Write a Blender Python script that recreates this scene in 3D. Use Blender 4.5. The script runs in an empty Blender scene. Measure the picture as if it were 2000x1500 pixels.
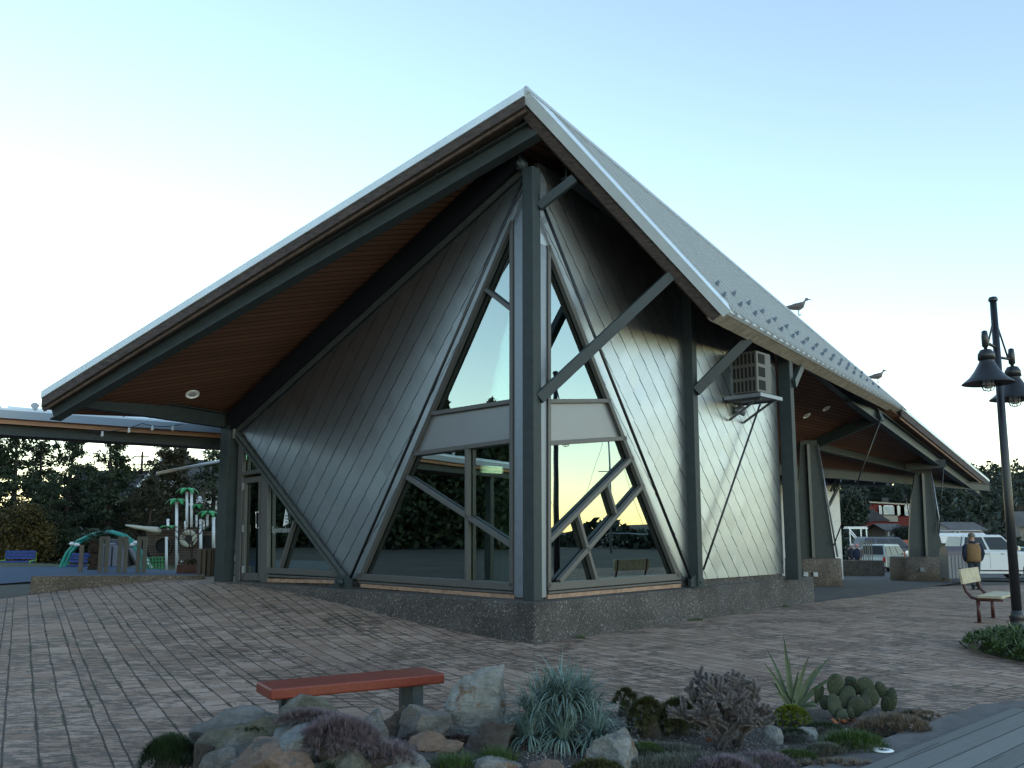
import bpy, bmesh, math, random
import numpy as np
from mathutils import Vector as V, Matrix, noise, Euler
sc = bpy.context.scene
COL = sc.collection
R = math.radians
rnd = random.Random(7)

# ------------------------------------------------------------------ camera
F, CX, CY, EZ, TP = 1700.0, 1000.0, 808.0, 1.65, .1365
PITCH = math.atan(TP)
cd = bpy.data.cameras.new('camera'); cam = bpy.data.objects.new('camera', cd); COL.objects.link(cam)
cam.location = (0, 0, EZ); cam.rotation_euler = (R(90) + PITCH, 0, 0)
cd.sensor_width = 36; cd.lens = F / 2000 * 36; cd.shift_y = (CY - 750) / 2000
cd.clip_start = .1; cd.clip_end = 6000
sc.camera = cam
# ------------------------------------------------------------------ sky and light
SUN_AZ, SUN_EL = 138, 8       # degrees clockwise from +Y (camera looks along +Y)
w = bpy.data.worlds.new('World'); sc.world = w; w.use_nodes = True
nt = w.node_tree; nt.nodes.clear()
wo = nt.nodes.new('ShaderNodeOutputWorld'); bg = nt.nodes.new('ShaderNodeBackground')
sky = nt.nodes.new('ShaderNodeTexSky'); sky.sky_type = 'NISHITA'; sky.sun_disc = False
sky.sun_elevation = R(SUN_EL); sky.sun_rotation = R(SUN_AZ)
sky.air_density = 1.0; sky.dust_density = .0; sky.ozone_density = 1.0; sky.altitude = 0
hs = nt.nodes.new('ShaderNodeHueSaturation'); hs.inputs["Saturation"].default_value = .95
gm = nt.nodes.new('ShaderNodeGamma'); gm.inputs['Gamma'].default_value = 1
nt.links.new(sky.outputs[0], hs.inputs['Color']); nt.links.new(hs.outputs[0], gm.inputs['Color'])
tn = nt.nodes.new('ShaderNodeMix'); tn.data_type = 'RGBA'; tn.blend_type = 'MULTIPLY'; tn.inputs[0].default_value = 1; tn.inputs[7].default_value = (.985, .985, .985, 1)
nt.links.new(gm.outputs[0], tn.inputs[6]); nt.links.new(tn.outputs[2], bg.inputs[0]); bg.inputs[1].default_value = .15
nt.links.new(bg.outputs[0], wo.inputs[0])
sd = bpy.data.lights.new('sun', 'SUN'); sun = bpy.data.objects.new('sun', sd); COL.objects.link(sun)
sd.energy = .05; sd.angle = R(14); sd.color = (1, .88, .76)
az, el = R(SUN_AZ), R(SUN_EL + 3)
sdir = V((math.sin(az) * math.cos(el), math.cos(az) * math.cos(el), math.sin(el)))
sun.rotation_euler = sdir.to_track_quat('Z', 'Y').to_euler(); sun.location = (60, 0, 40)
sc.view_settings.view_transform = 'Standard'; sc.view_settings.look = 'None'
sc.view_settings.exposure = 1.85; sc.view_settings.gamma = 1
sc.render.engine = 'CYCLES'
sc.cycles.max_bounces = 7; sc.cycles.transparent_max_bounces = 12

# ------------------------------------------------------------------ pixel -> world helpers (photo is 2000x1500)
def ray(px, py):
    x = (px - CX) / F; y = (CY - py) / F; c, s = math.cos(PITCH), math.sin(PITCH)
    return V((x, c - y * s, s + y * c))
CAM = V((0, 0, EZ))
def atY(px, py, Y):
    d = ray(px, py); return CAM + d * (Y / d.y)
def onZ(px, py, z=0):
    d = ray(px, py); return CAM + d * ((z - EZ) / d.z)
def onP(px, py, p0, n):
    d = ray(px, py); return CAM + d * ((p0 - CAM).dot(n) / d.dot(n))
def ppm(Y): return F / Y

# ------------------------------------------------------------------ materials
MATS = {}
def mat(name, col, rough=.6, metal=0, var=.0, scale=5, bump=0, bscale=None, col2=None, spec=.5, det=5, stretch=None, alpha=None, coord='Object'):
    if name in MATS: return MATS[name]
    m = bpy.data.materials.new(name); m.use_nodes = True; t = m.node_tree; b = t.nodes['Principled BSDF']
    b.inputs['Roughness'].default_value = rough; b.inputs['Metallic'].default_value = metal
    b.inputs['Specular IOR Level'].default_value = spec
    b.inputs['Base Color'].default_value = (*col, 1)
    tc = t.nodes.new('ShaderNodeTexCoord'); mp = t.nodes.new('ShaderNodeMapping')
    t.links.new(tc.outputs[coord], mp.inputs[0])
    if stretch: mp.inputs['Scale'].default_value = stretch
    if var or col2:
        n = t.nodes.new('ShaderNodeTexNoise'); n.inputs['Scale'].default_value = scale; n.inputs['Detail'].default_value = det
        n.inputs['Roughness'].default_value = .65
        t.links.new(mp.outputs[0], n.inputs['Vector'])
        r = t.nodes.new('ShaderNodeValToRGB'); t.links.new(n.outputs[0], r.inputs[0])
        c2 = col2 or tuple(c * (1 - var) for c in col); c1 = col if col2 else tuple(min(1, c * (1 + var)) for c in col)
        r.color_ramp.elements[0].position = .35; r.color_ramp.elements[1].position = .65
        r.color_ramp.elements[0].color = (*c2, 1); r.color_ramp.elements[1].color = (*c1, 1)
        t.links.new(r.outputs[0], b.inputs['Base Color'])
        mr = t.nodes.new('ShaderNodeMapRange'); mr.inputs[3].default_value = max(0, rough - .1); mr.inputs[4].default_value = min(1, rough + .1)
        t.links.new(n.outputs[0], mr.inputs[0]); t.links.new(mr.outputs[0], b.inputs['Roughness'])
    if bump:
        n2 = t.nodes.new('ShaderNodeTexNoise'); n2.inputs['Scale'].default_value = bscale or scale * 3; n2.inputs['Detail'].default_value = 6
        t.links.new(mp.outputs[0], n2.inputs['Vector'])
        bp = t.nodes.new('ShaderNodeBump'); bp.inputs['Strength'].default_value = bump; bp.inputs['Distance'].default_value = .02
        t.links.new(n2.outputs[0], bp.inputs['Height']); t.links.new(bp.outputs[0], b.inputs['Normal'])
    MATS[name] = m
    return m
class NG:
    """tiny math-node expression helper"""
    def __init__(s, t): s.t = t
    def m(s, op, a, b=None, c=None):
        n = s.t.nodes.new('ShaderNodeMath'); n.operation = op
        for i, v in enumerate((a, b, c)):
            if v is None: continue
            if isinstance(v, (int, float)): n.inputs[i].default_value = v
            else: s.t.links.new(v, n.inputs[i])
        return n.outputs[0]
    def noise(s, vec, scale, det=4, rough=.6, out=0):
        n = s.t.nodes.new('ShaderNodeTexNoise'); n.inputs['Scale'].default_value = scale; n.inputs['Detail'].default_value = det; n.inputs['Roughness'].default_value = rough
        s.t.links.new(vec, n.inputs['Vector']); return n.outputs[out]
    def ramp(s, fac, stops):
        r = s.t.nodes.new('ShaderNodeValToRGB'); s.t.links.new(fac, r.inputs[0]); e = r.color_ramp.elements
        while len(e) < len(stops): e.new(.5)
        for el_, (p, c) in zip(e, stops): el_.position = p; el_.color = (*c, 1)
        return r.outputs[0]
    def mix(s, f, a, b, mode='MIX'):
        n = s.t.nodes.new('ShaderNodeMix'); n.data_type = 'RGBA'; n.blend_type = mode
        for i, v in ((0, f), (6, a), (7, b)):
            if isinstance(v, (int, float)): n.inputs[i].default_value = v
            elif isinstance(v, tuple): n.inputs[i].default_value = (*v, 1)
            else: s.t.links.new(v, n.inputs[i])
        return n.outputs[2]
def newmat(name):
    m = bpy.data.materials.new(name); m.use_nodes = True; MATS[name] = m
    t = m.node_tree; return m, t, NG(t), t.nodes['Principled BSDF']

def paver_material():
    m, t, g, b = newmat('pavers')
    geo = t.nodes.new('ShaderNodeNewGeometry'); sp = t.nodes.new('ShaderNodeSeparateXYZ'); t.links.new(geo.outputs['Position'], sp.inputs[0])
    X, Y = sp.outputs[0], sp.outputs[1]; P = geo.outputs['Position']
    a = math.atan2(-954, 1700); dx, dy = math.sin(a), math.cos(a)          # course direction
    # slight wobble so courses are not ruler straight
    wob = g.m('MULTIPLY', g.m('SUBTRACT', g.noise(P, .9, 2), .5), .03)
    U = g.m('ADD', g.m('MULTIPLY', X, dx), g.m('MULTIPLY', Y, dy))
    W_ = g.m('ADD', g.m('ADD', g.m('MULTIPLY', X, dy), g.m('MULTIPLY', Y, -dx)), wob)
    per = .82
    q = g.m('DIVIDE', W_, per); k = g.m('FLOOR', q); f = g.m('MULTIPLY', g.m('SUBTRACT', q, k), per)
    # course boundaries 0,.24,.48,.70 (.12 narrow)
    s1 = g.m('GREATER_THAN', f, .24); s2 = g.m('GREATER_THAN', f, .46); s3 = g.m('GREATER_THAN', f, .70)
    row = g.m('ADD', g.m('MULTIPLY', k, 4), g.m('ADD', s1, g.m('ADD', s2, s3)))
    d = None
    for e in (0, .24, .46, .70, .82):
        dd = g.m('ABSOLUTE', g.m('SUBTRACT', f, e)); d = dd if d is None else g.m('MINIMUM', d, dd)
    wn = t.nodes.new('ShaderNodeTexWhiteNoise'); wn.noise_dimensions = '1D'; t.links.new(row, wn.inputs['W'])
    L = g.m('ADD', .17, g.m('MULTIPLY', wn.outputs[0], .13))
    uu = g.m('ADD', g.m('DIVIDE', U, L), g.m('MULTIPLY', wn.outputs[0], 7.3)); ku = g.m('FLOOR', uu)
    fu = g.m('SUBTRACT', uu, ku); du = g.m('MULTIPLY', g.m('MINIMUM', fu, g.m('SUBTRACT', 1, fu)), L)
    w2 = t.nodes.new('ShaderNodeTexWhiteNoise'); w2.noise_dimensions = '2D'
    cb = t.nodes.new('ShaderNodeCombineXYZ'); t.links.new(row, cb.inputs[0]); t.links.new(ku, cb.inputs[1]); t.links.new(cb.outputs[0], w2.inputs['Vector'])
    jn = g.m('MULTIPLY', g.noise(P, 9, 3), .013)
    jl = g.m('LESS_THAN', d, g.m('ADD', .002, jn))                       # long joints, dark
    ju = g.m('LESS_THAN', du, g.m('SUBTRACT', jn, .002))
    base = g.ramp(w2.outputs[0], [(0, (.285, .195, .145)), (.5, (.355, .255, .195)), (1, (.42, .315, .25))])
    # mineral bloom, dirt, moss and wet patches
    fine = g.noise(P, 60, 5, .7); med = g.noise(P, 7, 5, .7); big = g.noise(P, .55, 4, .6)
    base = g.mix(.4, base, g.ramp(fine, [(.3, (.25, .25, .25)), (.72, (1.15, 1.12, 1.1))]), 'MULTIPLY')
    bl = g.m('MULTIPLY', g.m('GREATER_THAN', med, .575), g.m('GREATER_THAN', g.noise(P, .8, 3), .47))
    base = g.mix(g.m('MULTIPLY', bl, .3), base, (.4, .36, .35))
    mp = t.nodes.new('ShaderNodeMapping'); mp.inputs['Rotation'].default_value = (0, 0, .1); mp.inputs['Scale'].default_value = (1, 2.6, 1); t.links.new(P, mp.inputs[0])
    base = g.mix(.8, base, g.ramp(g.noise(P, .28, 4, .6), [(.35, (.78, .76, .76)), (.65, (1.15, 1.12, 1.1))]), 'MULTIPLY')
    wet = g.m('MULTIPLY', g.m('GREATER_THAN', g.noise(mp.outputs[0], 4.5, 6, .72), .5), g.m('GREATER_THAN', g.m('ADD', g.m('ADD', big, g.m('MULTIPLY', g.noise(P, 3, 4), .15)), g.m('MULTIPLY', g.m('MAXIMUM', g.m('SUBTRACT', 1, g.m('DIVIDE', g.m('ADD', g.m('MULTIPLY', X, .35), Y), 12)), -.25), .16)), .565))
    base = g.mix(g.m('MULTIPLY', wet, .7), base, (.045, .032, .028))
    moss = g.m('MULTIPLY', g.m('LESS_THAN', g.m('MINIMUM', d, du), .02), g.m('GREATER_THAN', g.noise(P, 1.3, 4), .56))
    base = g.mix(g.m('MULTIPLY', moss, .7), base, (.045, .045, .022))
    base = g.mix(g.m('MULTIPLY', ju, .75), base, (.035, .028, .024))
    base = g.mix(g.m('MULTIPLY', jl, .88), base, (.022, .018, .016))
    t.links.new(base, b.inputs['Base Color'])
    t.links.new(g.m('SUBTRACT', .9, g.m('MULTIPLY', wet, .22)), b.inputs['Roughness'])
    b.inputs['Specular IOR Level'].default_value = .3
    hgt = g.m('SUBTRACT', g.m('MULTIPLY', g.m('ADD', fine, med), .3), g.m('MULTIPLY', g.m('MAXIMUM', jl, ju), 1))
    bp = t.nodes.new('ShaderNodeBump'); bp.inputs['Strength'].default_value = .6; bp.inputs['Distance'].default_value = .012
    t.links.new(hgt, bp.inputs['Height']); t.links.new(bp.outputs[0], b.inputs['Normal'])
    return m
def aggregate_material(name, c0, c1, c2):
    m, t, g, b = newmat(name)
    geo = t.nodes.new('ShaderNodeNewGeometry'); P = geo.outputs['Position']
    vo = t.nodes.new('ShaderNodeTexVoronoi'); vo.inputs['Scale'].default_value = 55; t.links.new(P, vo.inputs['Vector'])
    sp = t.nodes.new('ShaderNodeSeparateColor'); t.links.new(vo.outputs['Color'], sp.inputs[0])
    base = g.ramp(sp.outputs[0], [(0, c0), (.72, c1), (.93, c1), (.97, c2)])
    base = g.mix(.75, base, g.ramp(g.noise(P, 1.4, 5, .65), [(.35, (.6, .58, .55)), (.65, (1.25, 1.25, 1.25))]), 'MULTIPLY')
    t.links.new(base, b.inputs['Base Color']); b.inputs['Roughness'].default_value = .85
    bp = t.nodes.new('ShaderNodeBump'); bp.inputs['Strength'].default_value = .7; bp.inputs['Distance'].default_value = .01
    t.links.new(vo.outputs['Distance'], bp.inputs['Height']); t.links.new(bp.outputs[0], b.inputs['Normal'])
    return m
def board_material(name, c1, c2, width, axis_dir, rough=.75, joint=(.01, .006, .004), gap=.05, vcoord=None, spec=.4):
    """boards: axis_dir = world vector ACROSS the boards"""
    m, t, g, b = newmat(name)
    geo = t.nodes.new('ShaderNodeNewGeometry'); P = geo.outputs['Position']
    def dot(v):
        n = t.nodes.new('ShaderNodeVectorMath'); n.operation = 'DOT_PRODUCT'; t.links.new(P, n.inputs[0]); n.inputs[1].default_value = v; return n.outputs['Value']
    a = V(axis_dir).normalized(); along = V((-a.y, a.x, 0)).normalized() if abs(a.z) < .9 else V((1, 0, 0))
    q = g.m('DIVIDE', dot(a), width); k = g.m('FLOOR', q); f = g.m('SUBTRACT', q, k)
    wn = t.nodes.new('ShaderNodeTexWhiteNoise'); wn.noise_dimensions = '1D'; t.links.new(k, wn.inputs['W'])
    cb = t.nodes.new('ShaderNodeCombineXYZ'); t.links.new(g.m('MULTIPLY', dot(a), 26), cb.inputs[0]); t.links.new(g.m('ADD', g.m('MULTIPLY', dot(along), 1.6), g.m('MULTIPLY', wn.outputs[0], 40)), cb.inputs[1])
    gr = g.noise(cb.outputs[0], 1.2, 5, .7)
    base = g.mix(g.m('ADD', g.m('MULTIPLY', wn.outputs[0], .45), g.m('MULTIPLY', gr, .6)), c1, c2)
    kn = g.m('GREATER_THAN', g.noise(cb.outputs[0], .35, 2, .5), .68)
    base = g.mix(g.m('MULTIPLY', kn, .5), base, tuple(c * .35 for c in c1))
    j = g.m('LESS_THAN', g.m('MINIMUM', f, g.m('SUBTRACT', 1, f)), gap)
    base = g.mix(g.m('MULTIPLY', j, .9), base, joint)
    t.links.new(base, b.inputs['Base Color']); b.inputs['Roughness'].default_value = rough; b.inputs['Specular IOR Level'].default_value = spec
    bp = t.nodes.new('ShaderNodeBump'); bp.inputs['Strength'].default_value = .5; bp.inputs['Distance'].default_value = .008
    t.links.new(g.m('SUBTRACT', g.m('MULTIPLY', gr, .4), j), bp.inputs['Height']); t.links.new(bp.outputs[0], b.inputs['Normal'])
    return m
def glass_material(name, tint, refl, rough=.0):
    m, t, g, b = newmat(name); t.nodes.remove(b)
    o = t.nodes['Material Output']
    tr = t.nodes.new('ShaderNodeBsdfTransparent'); tr.inputs[0].default_value = (*tint, 1)
    gl = t.nodes.new('ShaderNodeBsdfGlossy'); gl.inputs['Roughness'].default_value = rough; gl.inputs[0].default_value = (.86, 1, .97, 1)
    geo = t.nodes.new('ShaderNodeNewGeometry')
    bp = t.nodes.new('ShaderNodeBump'); bp.inputs['Strength'].default_value = .12; bp.inputs['Distance'].default_value = .006
    t.links.new(g.noise(geo.outputs['Position'], 1.1, 1), bp.inputs['Height']); t.links.new(bp.outputs[0], gl.inputs['Normal'])
    fr = t.nodes.new('ShaderNodeFresnel'); fr.inputs[0].default_value = 1.45
    mx = t.nodes.new('ShaderNodeMixShader')
    t.links.new(g.m('MINIMUM', g.m('ADD', refl, fr.outputs[0]), 1), mx.inputs[0])
    t.links.new(tr.outputs[0], mx.inputs[1]); t.links.new(gl.outputs[0], mx.inputs[2]); t.links.new(mx.outputs[0], o.inputs[0])
    return m
def leaf_material(name, c1, c2, rough=.6, scale=2.5, trans=.15):
    m, t, g, b = newmat(name)
    tc = t.nodes.new('ShaderNodeTexCoord')
    geo = t.nodes.new('ShaderNodeNewGeometry')
    n = g.noise(tc.outputs['Object'], scale, 3); 
    f = g.m('ADD', g.m('MULTIPLY', n, .9), g.m('MULTIPLY', geo.outputs['Random Per Island'], .5))
    base = g.ramp(g.m('SUBTRACT', f, .2), [(.15, c1), (.8, c2)])
    t.links.new(base, b.inputs['Base Color']); b.inputs['Roughness'].default_value = rough; b.inputs['Specular IOR Level'].default_value = .25
    return m
def shingle_material(name, c):
    m, t, g, b = newmat(name)
    geo = t.nodes.new('ShaderNodeNewGeometry'); P = geo.outputs['Position']
    n = g.noise(P, 1.5, 4); 
    base = g.mix(g.m('ADD', g.m('MULTIPLY', n, .5), g.m('MULTIPLY', geo.outputs['Random Per Island'], .5)), tuple(x * .9 for x in c), tuple(min(1, x * 1.08) for x in c))
    t.links.new(base, b.inputs['Base Color']); b.inputs['Metallic'].default_value = 1
    t.links.new(g.m('ADD', .32, g.m('MULTIPLY', g.noise(P, 5, 5), .12)), b.inputs['Roughness'])
    bp = t.nodes.new('ShaderNodeBump'); bp.inputs['Strength'].default_value = .14; bp.inputs['Distance'].default_value = .02
    t.links.new(g.noise(P, 3.2, 2), bp.inputs['Height']); t.links.new(bp.outputs[0], b.inputs['Normal'])
    return m
def rock_material(name, c1, c2, c3, s=2.2):
    m, t, g, b = newmat(name)
    geo = t.nodes.new('ShaderNodeNewGeometry'); P = geo.outputs['Position']
    n1 = g.noise(P, s, 6, .65); n2 = g.noise(P, 22, 6, .75)
    base = g.ramp(n1, [(.3, c1), (.52, c2)])
    msk = g.ramp(g.noise(P, s * 1.7 + 1.3, 4, .6), [(.56, (0, 0, 0)), (.64, (1, 1, 1))])
    base = g.mix(msk, base, c3)
    base = g.mix(.7, base, g.ramp(n2, [(.3, (.55, .55, .55)), (.7, (1.25, 1.25, 1.25))]), 'MULTIPLY')
    t.links.new(base, b.inputs['Base Color']); b.inputs['Roughness'].default_value = .88
    mp = t.nodes.new('ShaderNodeMapping'); mp.inputs['Rotation'].default_value = (.5, .35, 0); mp.inputs['Scale'].default_value = (1.5, 1.5, 9); t.links.new(P, mp.inputs[0])
    st = g.noise(mp.outputs[0], 3, 6, .7); base = g.mix(.5, base, g.ramp(st, [(.35, (.6, .58, .56)), (.6, (1.2, 1.2, 1.2))]), 'MULTIPLY'); t.links.new(base, b.inputs['Base Color'])
    bp = t.nodes.new('ShaderNodeBump'); bp.inputs['Strength'].default_value = 1; bp.inputs['Distance'].default_value = .03
    t.links.new(g.m('ADD', g.noise(P, 16, 8, .75), g.m('MULTIPLY', st, 1.2)), bp.inputs['Height']); t.links.new(bp.outputs[0], b.inputs['Normal'])
    return m

M_pav = paver_material()
M_agg = aggregate_material('exposed_aggregate', (.034, .031, .029), (.085, .078, .074), (.24, .225, .21))
M_agg2 = aggregate_material('brown_aggregate', (.05, .042, .034), (.12, .10, .082), (.28, .24, .2))
M_steel = mat('grey_green_steel', (.036, .047, .05), .45, 0, .12, 6, .05, 40, spec=.2)
M_steel2 = mat('light_steel_face', (.06, .07, .07), .38, .0, .1, 6)
M_dark = mat('black_backing', (.012, .012, .013), .8)
M_frame = mat('window_frame_paint', (.11, .108, .105), .45, .3, .05, 20)
M_trim = mat('pale_aluminium_trim', (.24, .27, .31), .42, .6, .06, 8)
M_span = mat('spandrel_sheet', (.25, .26, .275), .42, .55, .04, 2)
M_roof = mat('galvanised_roof', (.66, .72, .76), .5, .1, .03, 3)
M_flash = mat('roof_flashing', (.62, .72, .8), .35, .1, .06, 2)
M_fas = mat('weathered_fascia', (.10, .08, .075), .85, 0, .5, 6, .6, 60, col2=(.035, .027, .026), stretch=(1, 1, 6))
M_fas2 = mat('brown_fascia', (.16, .085, .05), .75, 0, .4, 8, .4, 60)
M_eavef = mat('peeling_eave_board', (.5, .45, .37), .85, 0, 0, 5, .8, 25, col2=(.3, .26, .21))
M_fas3 = mat('dull_fascia_strip', (.085, .055, .042), .8, 0, .4, 8, .4, 60)
M_cedar = mat('cedar_sill', (.3, .19, .13), .75, 0, .3, 10, .3, 60)
M_shin = shingle_material('metal_shingles', (.46, .5, .535))
M_glass = glass_material('coated_glass', (.55, .65, .6), .33)
M_glassd = glass_material('clear_glass', (.6, .7, .65), .12)
M_asph = mat('asphalt', (.05, .052, .058), .9, 0, .25, 3, .5, 120)
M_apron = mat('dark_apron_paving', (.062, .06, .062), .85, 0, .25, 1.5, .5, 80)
M_white = mat('white_paint', (.75, .77, .78), .4, 0, .05, 3)
M_black = mat('black_paint', (.012, .014, .018), .35)
M_rub = mat('blue_rubber', (.012, .045, .10), .9, 0, .15, 4)
M_grass = mat('lawn_grass', (.045, .05, .018), .95, 0, .4, 3, .6, 60)
M_earth = mat('earth', (.05, .045, .035), .95, 0, .4, .3, .5, 5)
M_conc = mat('kerb_concrete', (.11, .105, .105), .9, 0, .25, 5, .5, 90)

# ------------------------------------------------------------------ object helpers
OFF = {}
def setp(o, label=None, cat=None, group=None, kind=None):
    if label: o['label'] = label
    if cat: o['category'] = cat
    if group: o['group'] = group
    if kind: o['kind'] = kind
    return o
def thing(name, loc, label, cat, group=None, rz=0, world=True):
    o = bpy.data.objects.new(name, None); COL.objects.link(o); o.location = loc; o.rotation_euler = (0, 0, rz)
    o.empty_display_size = .2
    OFF[o.name] = V(loc) if world else V((0, 0, 0))
    return setp(o, label, cat, group)
def clip(poly, a, b, keep):
    out = []; n = len(poly)
    def sd_(p): return ((b[0] - a[0]) * (p[1] - a[1]) - (b[1] - a[1]) * (p[0] - a[0])) * keep
    for i in range(n):
        p, q = poly[i], poly[(i + 1) % n]; sp_, sq = sd_(p), sd_(q)
        if sp_ >= 0: out.append(p)
        if sp_ * sq < 0:
            k = sp_ / (sp_ - sq); out.append((p[0] + (q[0] - p[0]) * k, p[1] + (q[1] - p[1]) * k))
    return out
def area2(poly): return sum(poly[i][0] * poly[(i + 1) % len(poly)][1] - poly[(i + 1) % len(poly)][0] * poly[i][1] for i in range(len(poly))) / 2
def clip_convex(poly, win):
    k = 1 if area2(win) > 0 else -1
    for i in range(len(win)):
        poly = clip(poly, win[i], win[(i + 1) % len(win)], k)
        if len(poly) < 3: return []
    return poly
class MB:
    def __init__(s): s.v = []; s.f = []; s.sm = []
    def add(s, vs, fs, smooth=False):
        n = len(s.v); s.v += [tuple(x) for x in vs]
        s.f += [tuple(i + n for i in f) for f in fs]; s.sm += [smooth] * len(fs); return s
    def quads(s, arr, smooth=False):   # arr n,k,3
        n, k = arr.shape[:2]; b = len(s.v); s.v += arr.reshape(-1, 3).tolist()
        s.f += [tuple(range(b + i * k, b + i * k + k)) for i in range(n)]; s.sm += [smooth] * n; return s
    def box(s, c, sz, rz=0, M=None):
        c = V(c); h = V(sz) / 2; m = Matrix.Rotation(rz, 3, 'Z') if M is None else M
        vs = [c + m @ V((x * h.x, y * h.y, z * h.z)) for x in (-1, 1) for y in (-1, 1) for z in (-1, 1)]
        return s.add(vs, [(0, 1, 3, 2), (4, 6, 7, 5), (0, 4, 5, 1), (2, 3, 7, 6), (0, 2, 6, 4), (1, 5, 7, 3)])
    def beam(s, a, b, w_, h_, up=(0, 0, 1), ext=0):
        a, b = V(a), V(b); d = (b - a).normalized(); a = a - d * ext; b = b + d * ext
        sd_ = d.cross(V(up)); sd_ = sd_.normalized() if sd_.length > 1e-6 else V((1, 0, 0)); u = sd_.cross(d).normalized()
        vs = [p + sd_ * x * w_ / 2 + u * y * h_ / 2 for p in (a, b) for x, y in ((-1, -1), (1, -1), (1, 1), (-1, 1))]
        return s.add(vs, [(0, 1, 2, 3), (7, 6, 5, 4), (0, 4, 5, 1), (1, 5, 6, 2), (2, 6, 7, 3), (3, 7, 4, 0)])
    def ibeam(s, a, b, w_, h_, up=(0, 0, 1), tf=.02):
        a, b = V(a), V(b); d = (b - a).normalized(); sd_ = d.cross(V(up)).normalized(); u = sd_.cross(d).normalized()
        s.beam(a, b, w_ * .12, h_ - 2 * tf, up)
        for k in (-1, 1): s.beam(a + u * k * (h_ - tf) / 2, b + u * k * (h_ - tf) / 2, w_, tf, up)
        return s
    def tube(s, pts, rad, n=8, cap=True, smooth=True):
        pts = [V(p) for p in pts]; rs = rad if isinstance(rad, (list, tuple)) else [rad] * len(pts)
        vs = []; fs = []; prev = None
        for i, p in enumerate(pts):
            d = (pts[min(i + 1, len(pts) - 1)] - pts[max(i - 1, 0)]).normalized()
            if prev is None: prev = d.orthogonal().normalized()
            x = (prev - d * prev.dot(d)); x = x.normalized() if x.length > 1e-6 else d.orthogonal().normalized(); prev = x; y = d.cross(x)
            vs += [p + (x * math.cos(t_) + y * math.sin(t_)) * rs[i] for t_ in [2 * math.pi * k / n for k in range(n)]]
        for i in range(len(pts) - 1):
            for k in range(n): fs.append((i * n + k, i * n + (k + 1) % n, (i + 1) * n + (k + 1) % n, (i + 1) * n + k))
        if cap: fs.append(tuple(range(n - 1, -1, -1))); fs.append(tuple((len(pts) - 1) * n + k for k in range(n)))
        return s.add(vs, fs, smooth)
    def lathe(s, prof, c=(0, 0, 0), n=20, axis=None, smooth=True):   # prof: (r,z)
        c = V(c); q = Matrix.Identity(3) if axis is None else V(axis).to_track_quat('Z', 'Y').to_matrix()
        vs = [c + q @ V((r * math.cos(2 * math.pi * k / n), r * math.sin(2 * math.pi * k / n), z)) for r, z in prof for k in range(n)]
        fs = [(i * n + k, i * n + (k + 1) % n, (i + 1) * n + (k + 1) % n, (i + 1) * n + k) for i in range(len(prof) - 1) for k in range(n)]
        return s.add(vs, fs, smooth)
    def ell(s, c, r, M=None, nu=10, nv=7):
        prof = []; c = V(c); M = M or Matrix.Identity(3); vs = []; fs = []
        for j in range(nv + 1):
            th = math.pi * j / nv
            for k in range(nu):
                ph = 2 * math.pi * k / nu
                vs.append(c + M @ V((r[0] * math.sin(th) * math.cos(ph), r[1] * math.sin(th) * math.sin(ph), r[2] * math.cos(th))))
        for j in range(nv):
            for k in range(nu): fs.append((j * nu + k, (j + 1) * nu + k, (j + 1) * nu + (k + 1) % nu, j * nu + (k + 1) % nu))
        return s.add(vs, fs, True)
    def loft(s, rings, smooth=True, cap=True):
        n = len(rings[0]); vs = [p for r in rings for p in r]
        fs = [(i * n + k, i * n + (k + 1) % n, (i + 1) * n + (k + 1) % n, (i + 1) * n + k) for i in range(len(rings) - 1) for k in range(n)]
        if cap: fs += [tuple(range(n - 1, -1, -1)), tuple((len(rings) - 1) * n + k for k in range(n))]
        return s.add(vs, fs, smooth)
    def prism(s, pts, thick):     # planar polygon extruded by vector
        pts = [V(p) for p in pts]; th = V(thick); n = len(pts)
        return s.add(pts + [p + th for p in pts], [tuple(range(n - 1, -1, -1)), tuple(range(n, 2 * n))] + [(k, (k + 1) % n, n + (k + 1) % n, n + k) for k in range(n)])
    def build(s, name, m, parent=None, bevel=0, off=None):
        me = bpy.data.meshes.new(name)
        o3 = off if off is not None else (OFF.get(parent.name, V((0, 0, 0))) if parent else V((0, 0, 0)))
        vs = s.v if o3.length == 0 else [(x[0] - o3.x, x[1] - o3.y, x[2] - o3.z) for x in s.v]
        me.from_pydata(vs, [], s.f); me.update()
        if any(s.sm): me.polygons.foreach_set('use_smooth', s.sm)
        for mm in (m if isinstance(m, (list, tuple)) else [m]): me.materials.append(mm)
        o = bpy.data.objects.new(name, me); COL.objects.link(o)
        if parent: o.parent = parent; OFF[o.name] = o3
        if bevel:
            b = o.modifiers.new('bevel', 'BEVEL'); b.width = bevel; b.segments = 2; b.limit_method = 'ANGLE'
        bm = bmesh.new(); bm.from_mesh(me); bmesh.ops.recalc_face_normals(bm, faces=bm.faces) if len(bm.faces) < 4000 else None; bm.to_mesh(me); bm.free()
        return o
def one(mb, name, m, label, cat, group=None, bevel=0, base=None):
    """a thing that is one mesh, origin at its base"""
    if base is None:
        a = np.array(mb.v); base = V((a[:, 0].mean(), a[:, 1].mean(), a[:, 2].min()))
    o = mb.build(name, m, None, bevel, off=V(base)); o.location = base
    return setp(o, label, cat, group)
def dup(root, loc, rz=None, scale=None, label=None, group=None):
    r = root.copy(); COL.objects.link(r); r.location = loc
    if rz is not None: r.rotation_euler = (0, 0, rz)
    if scale is not None: r.scale = (scale,) * 3 if isinstance(scale, (int, float)) else scale
    if label: r['label'] = label
    if group: r['group'] = group
    for ch in list(root.children):
        c = ch.copy(); COL.objects.link(c); c.parent = r
        for g_ in list(ch.children):
            d = g_.copy(); COL.objects.link(d); d.parent = c
    return r

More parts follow.
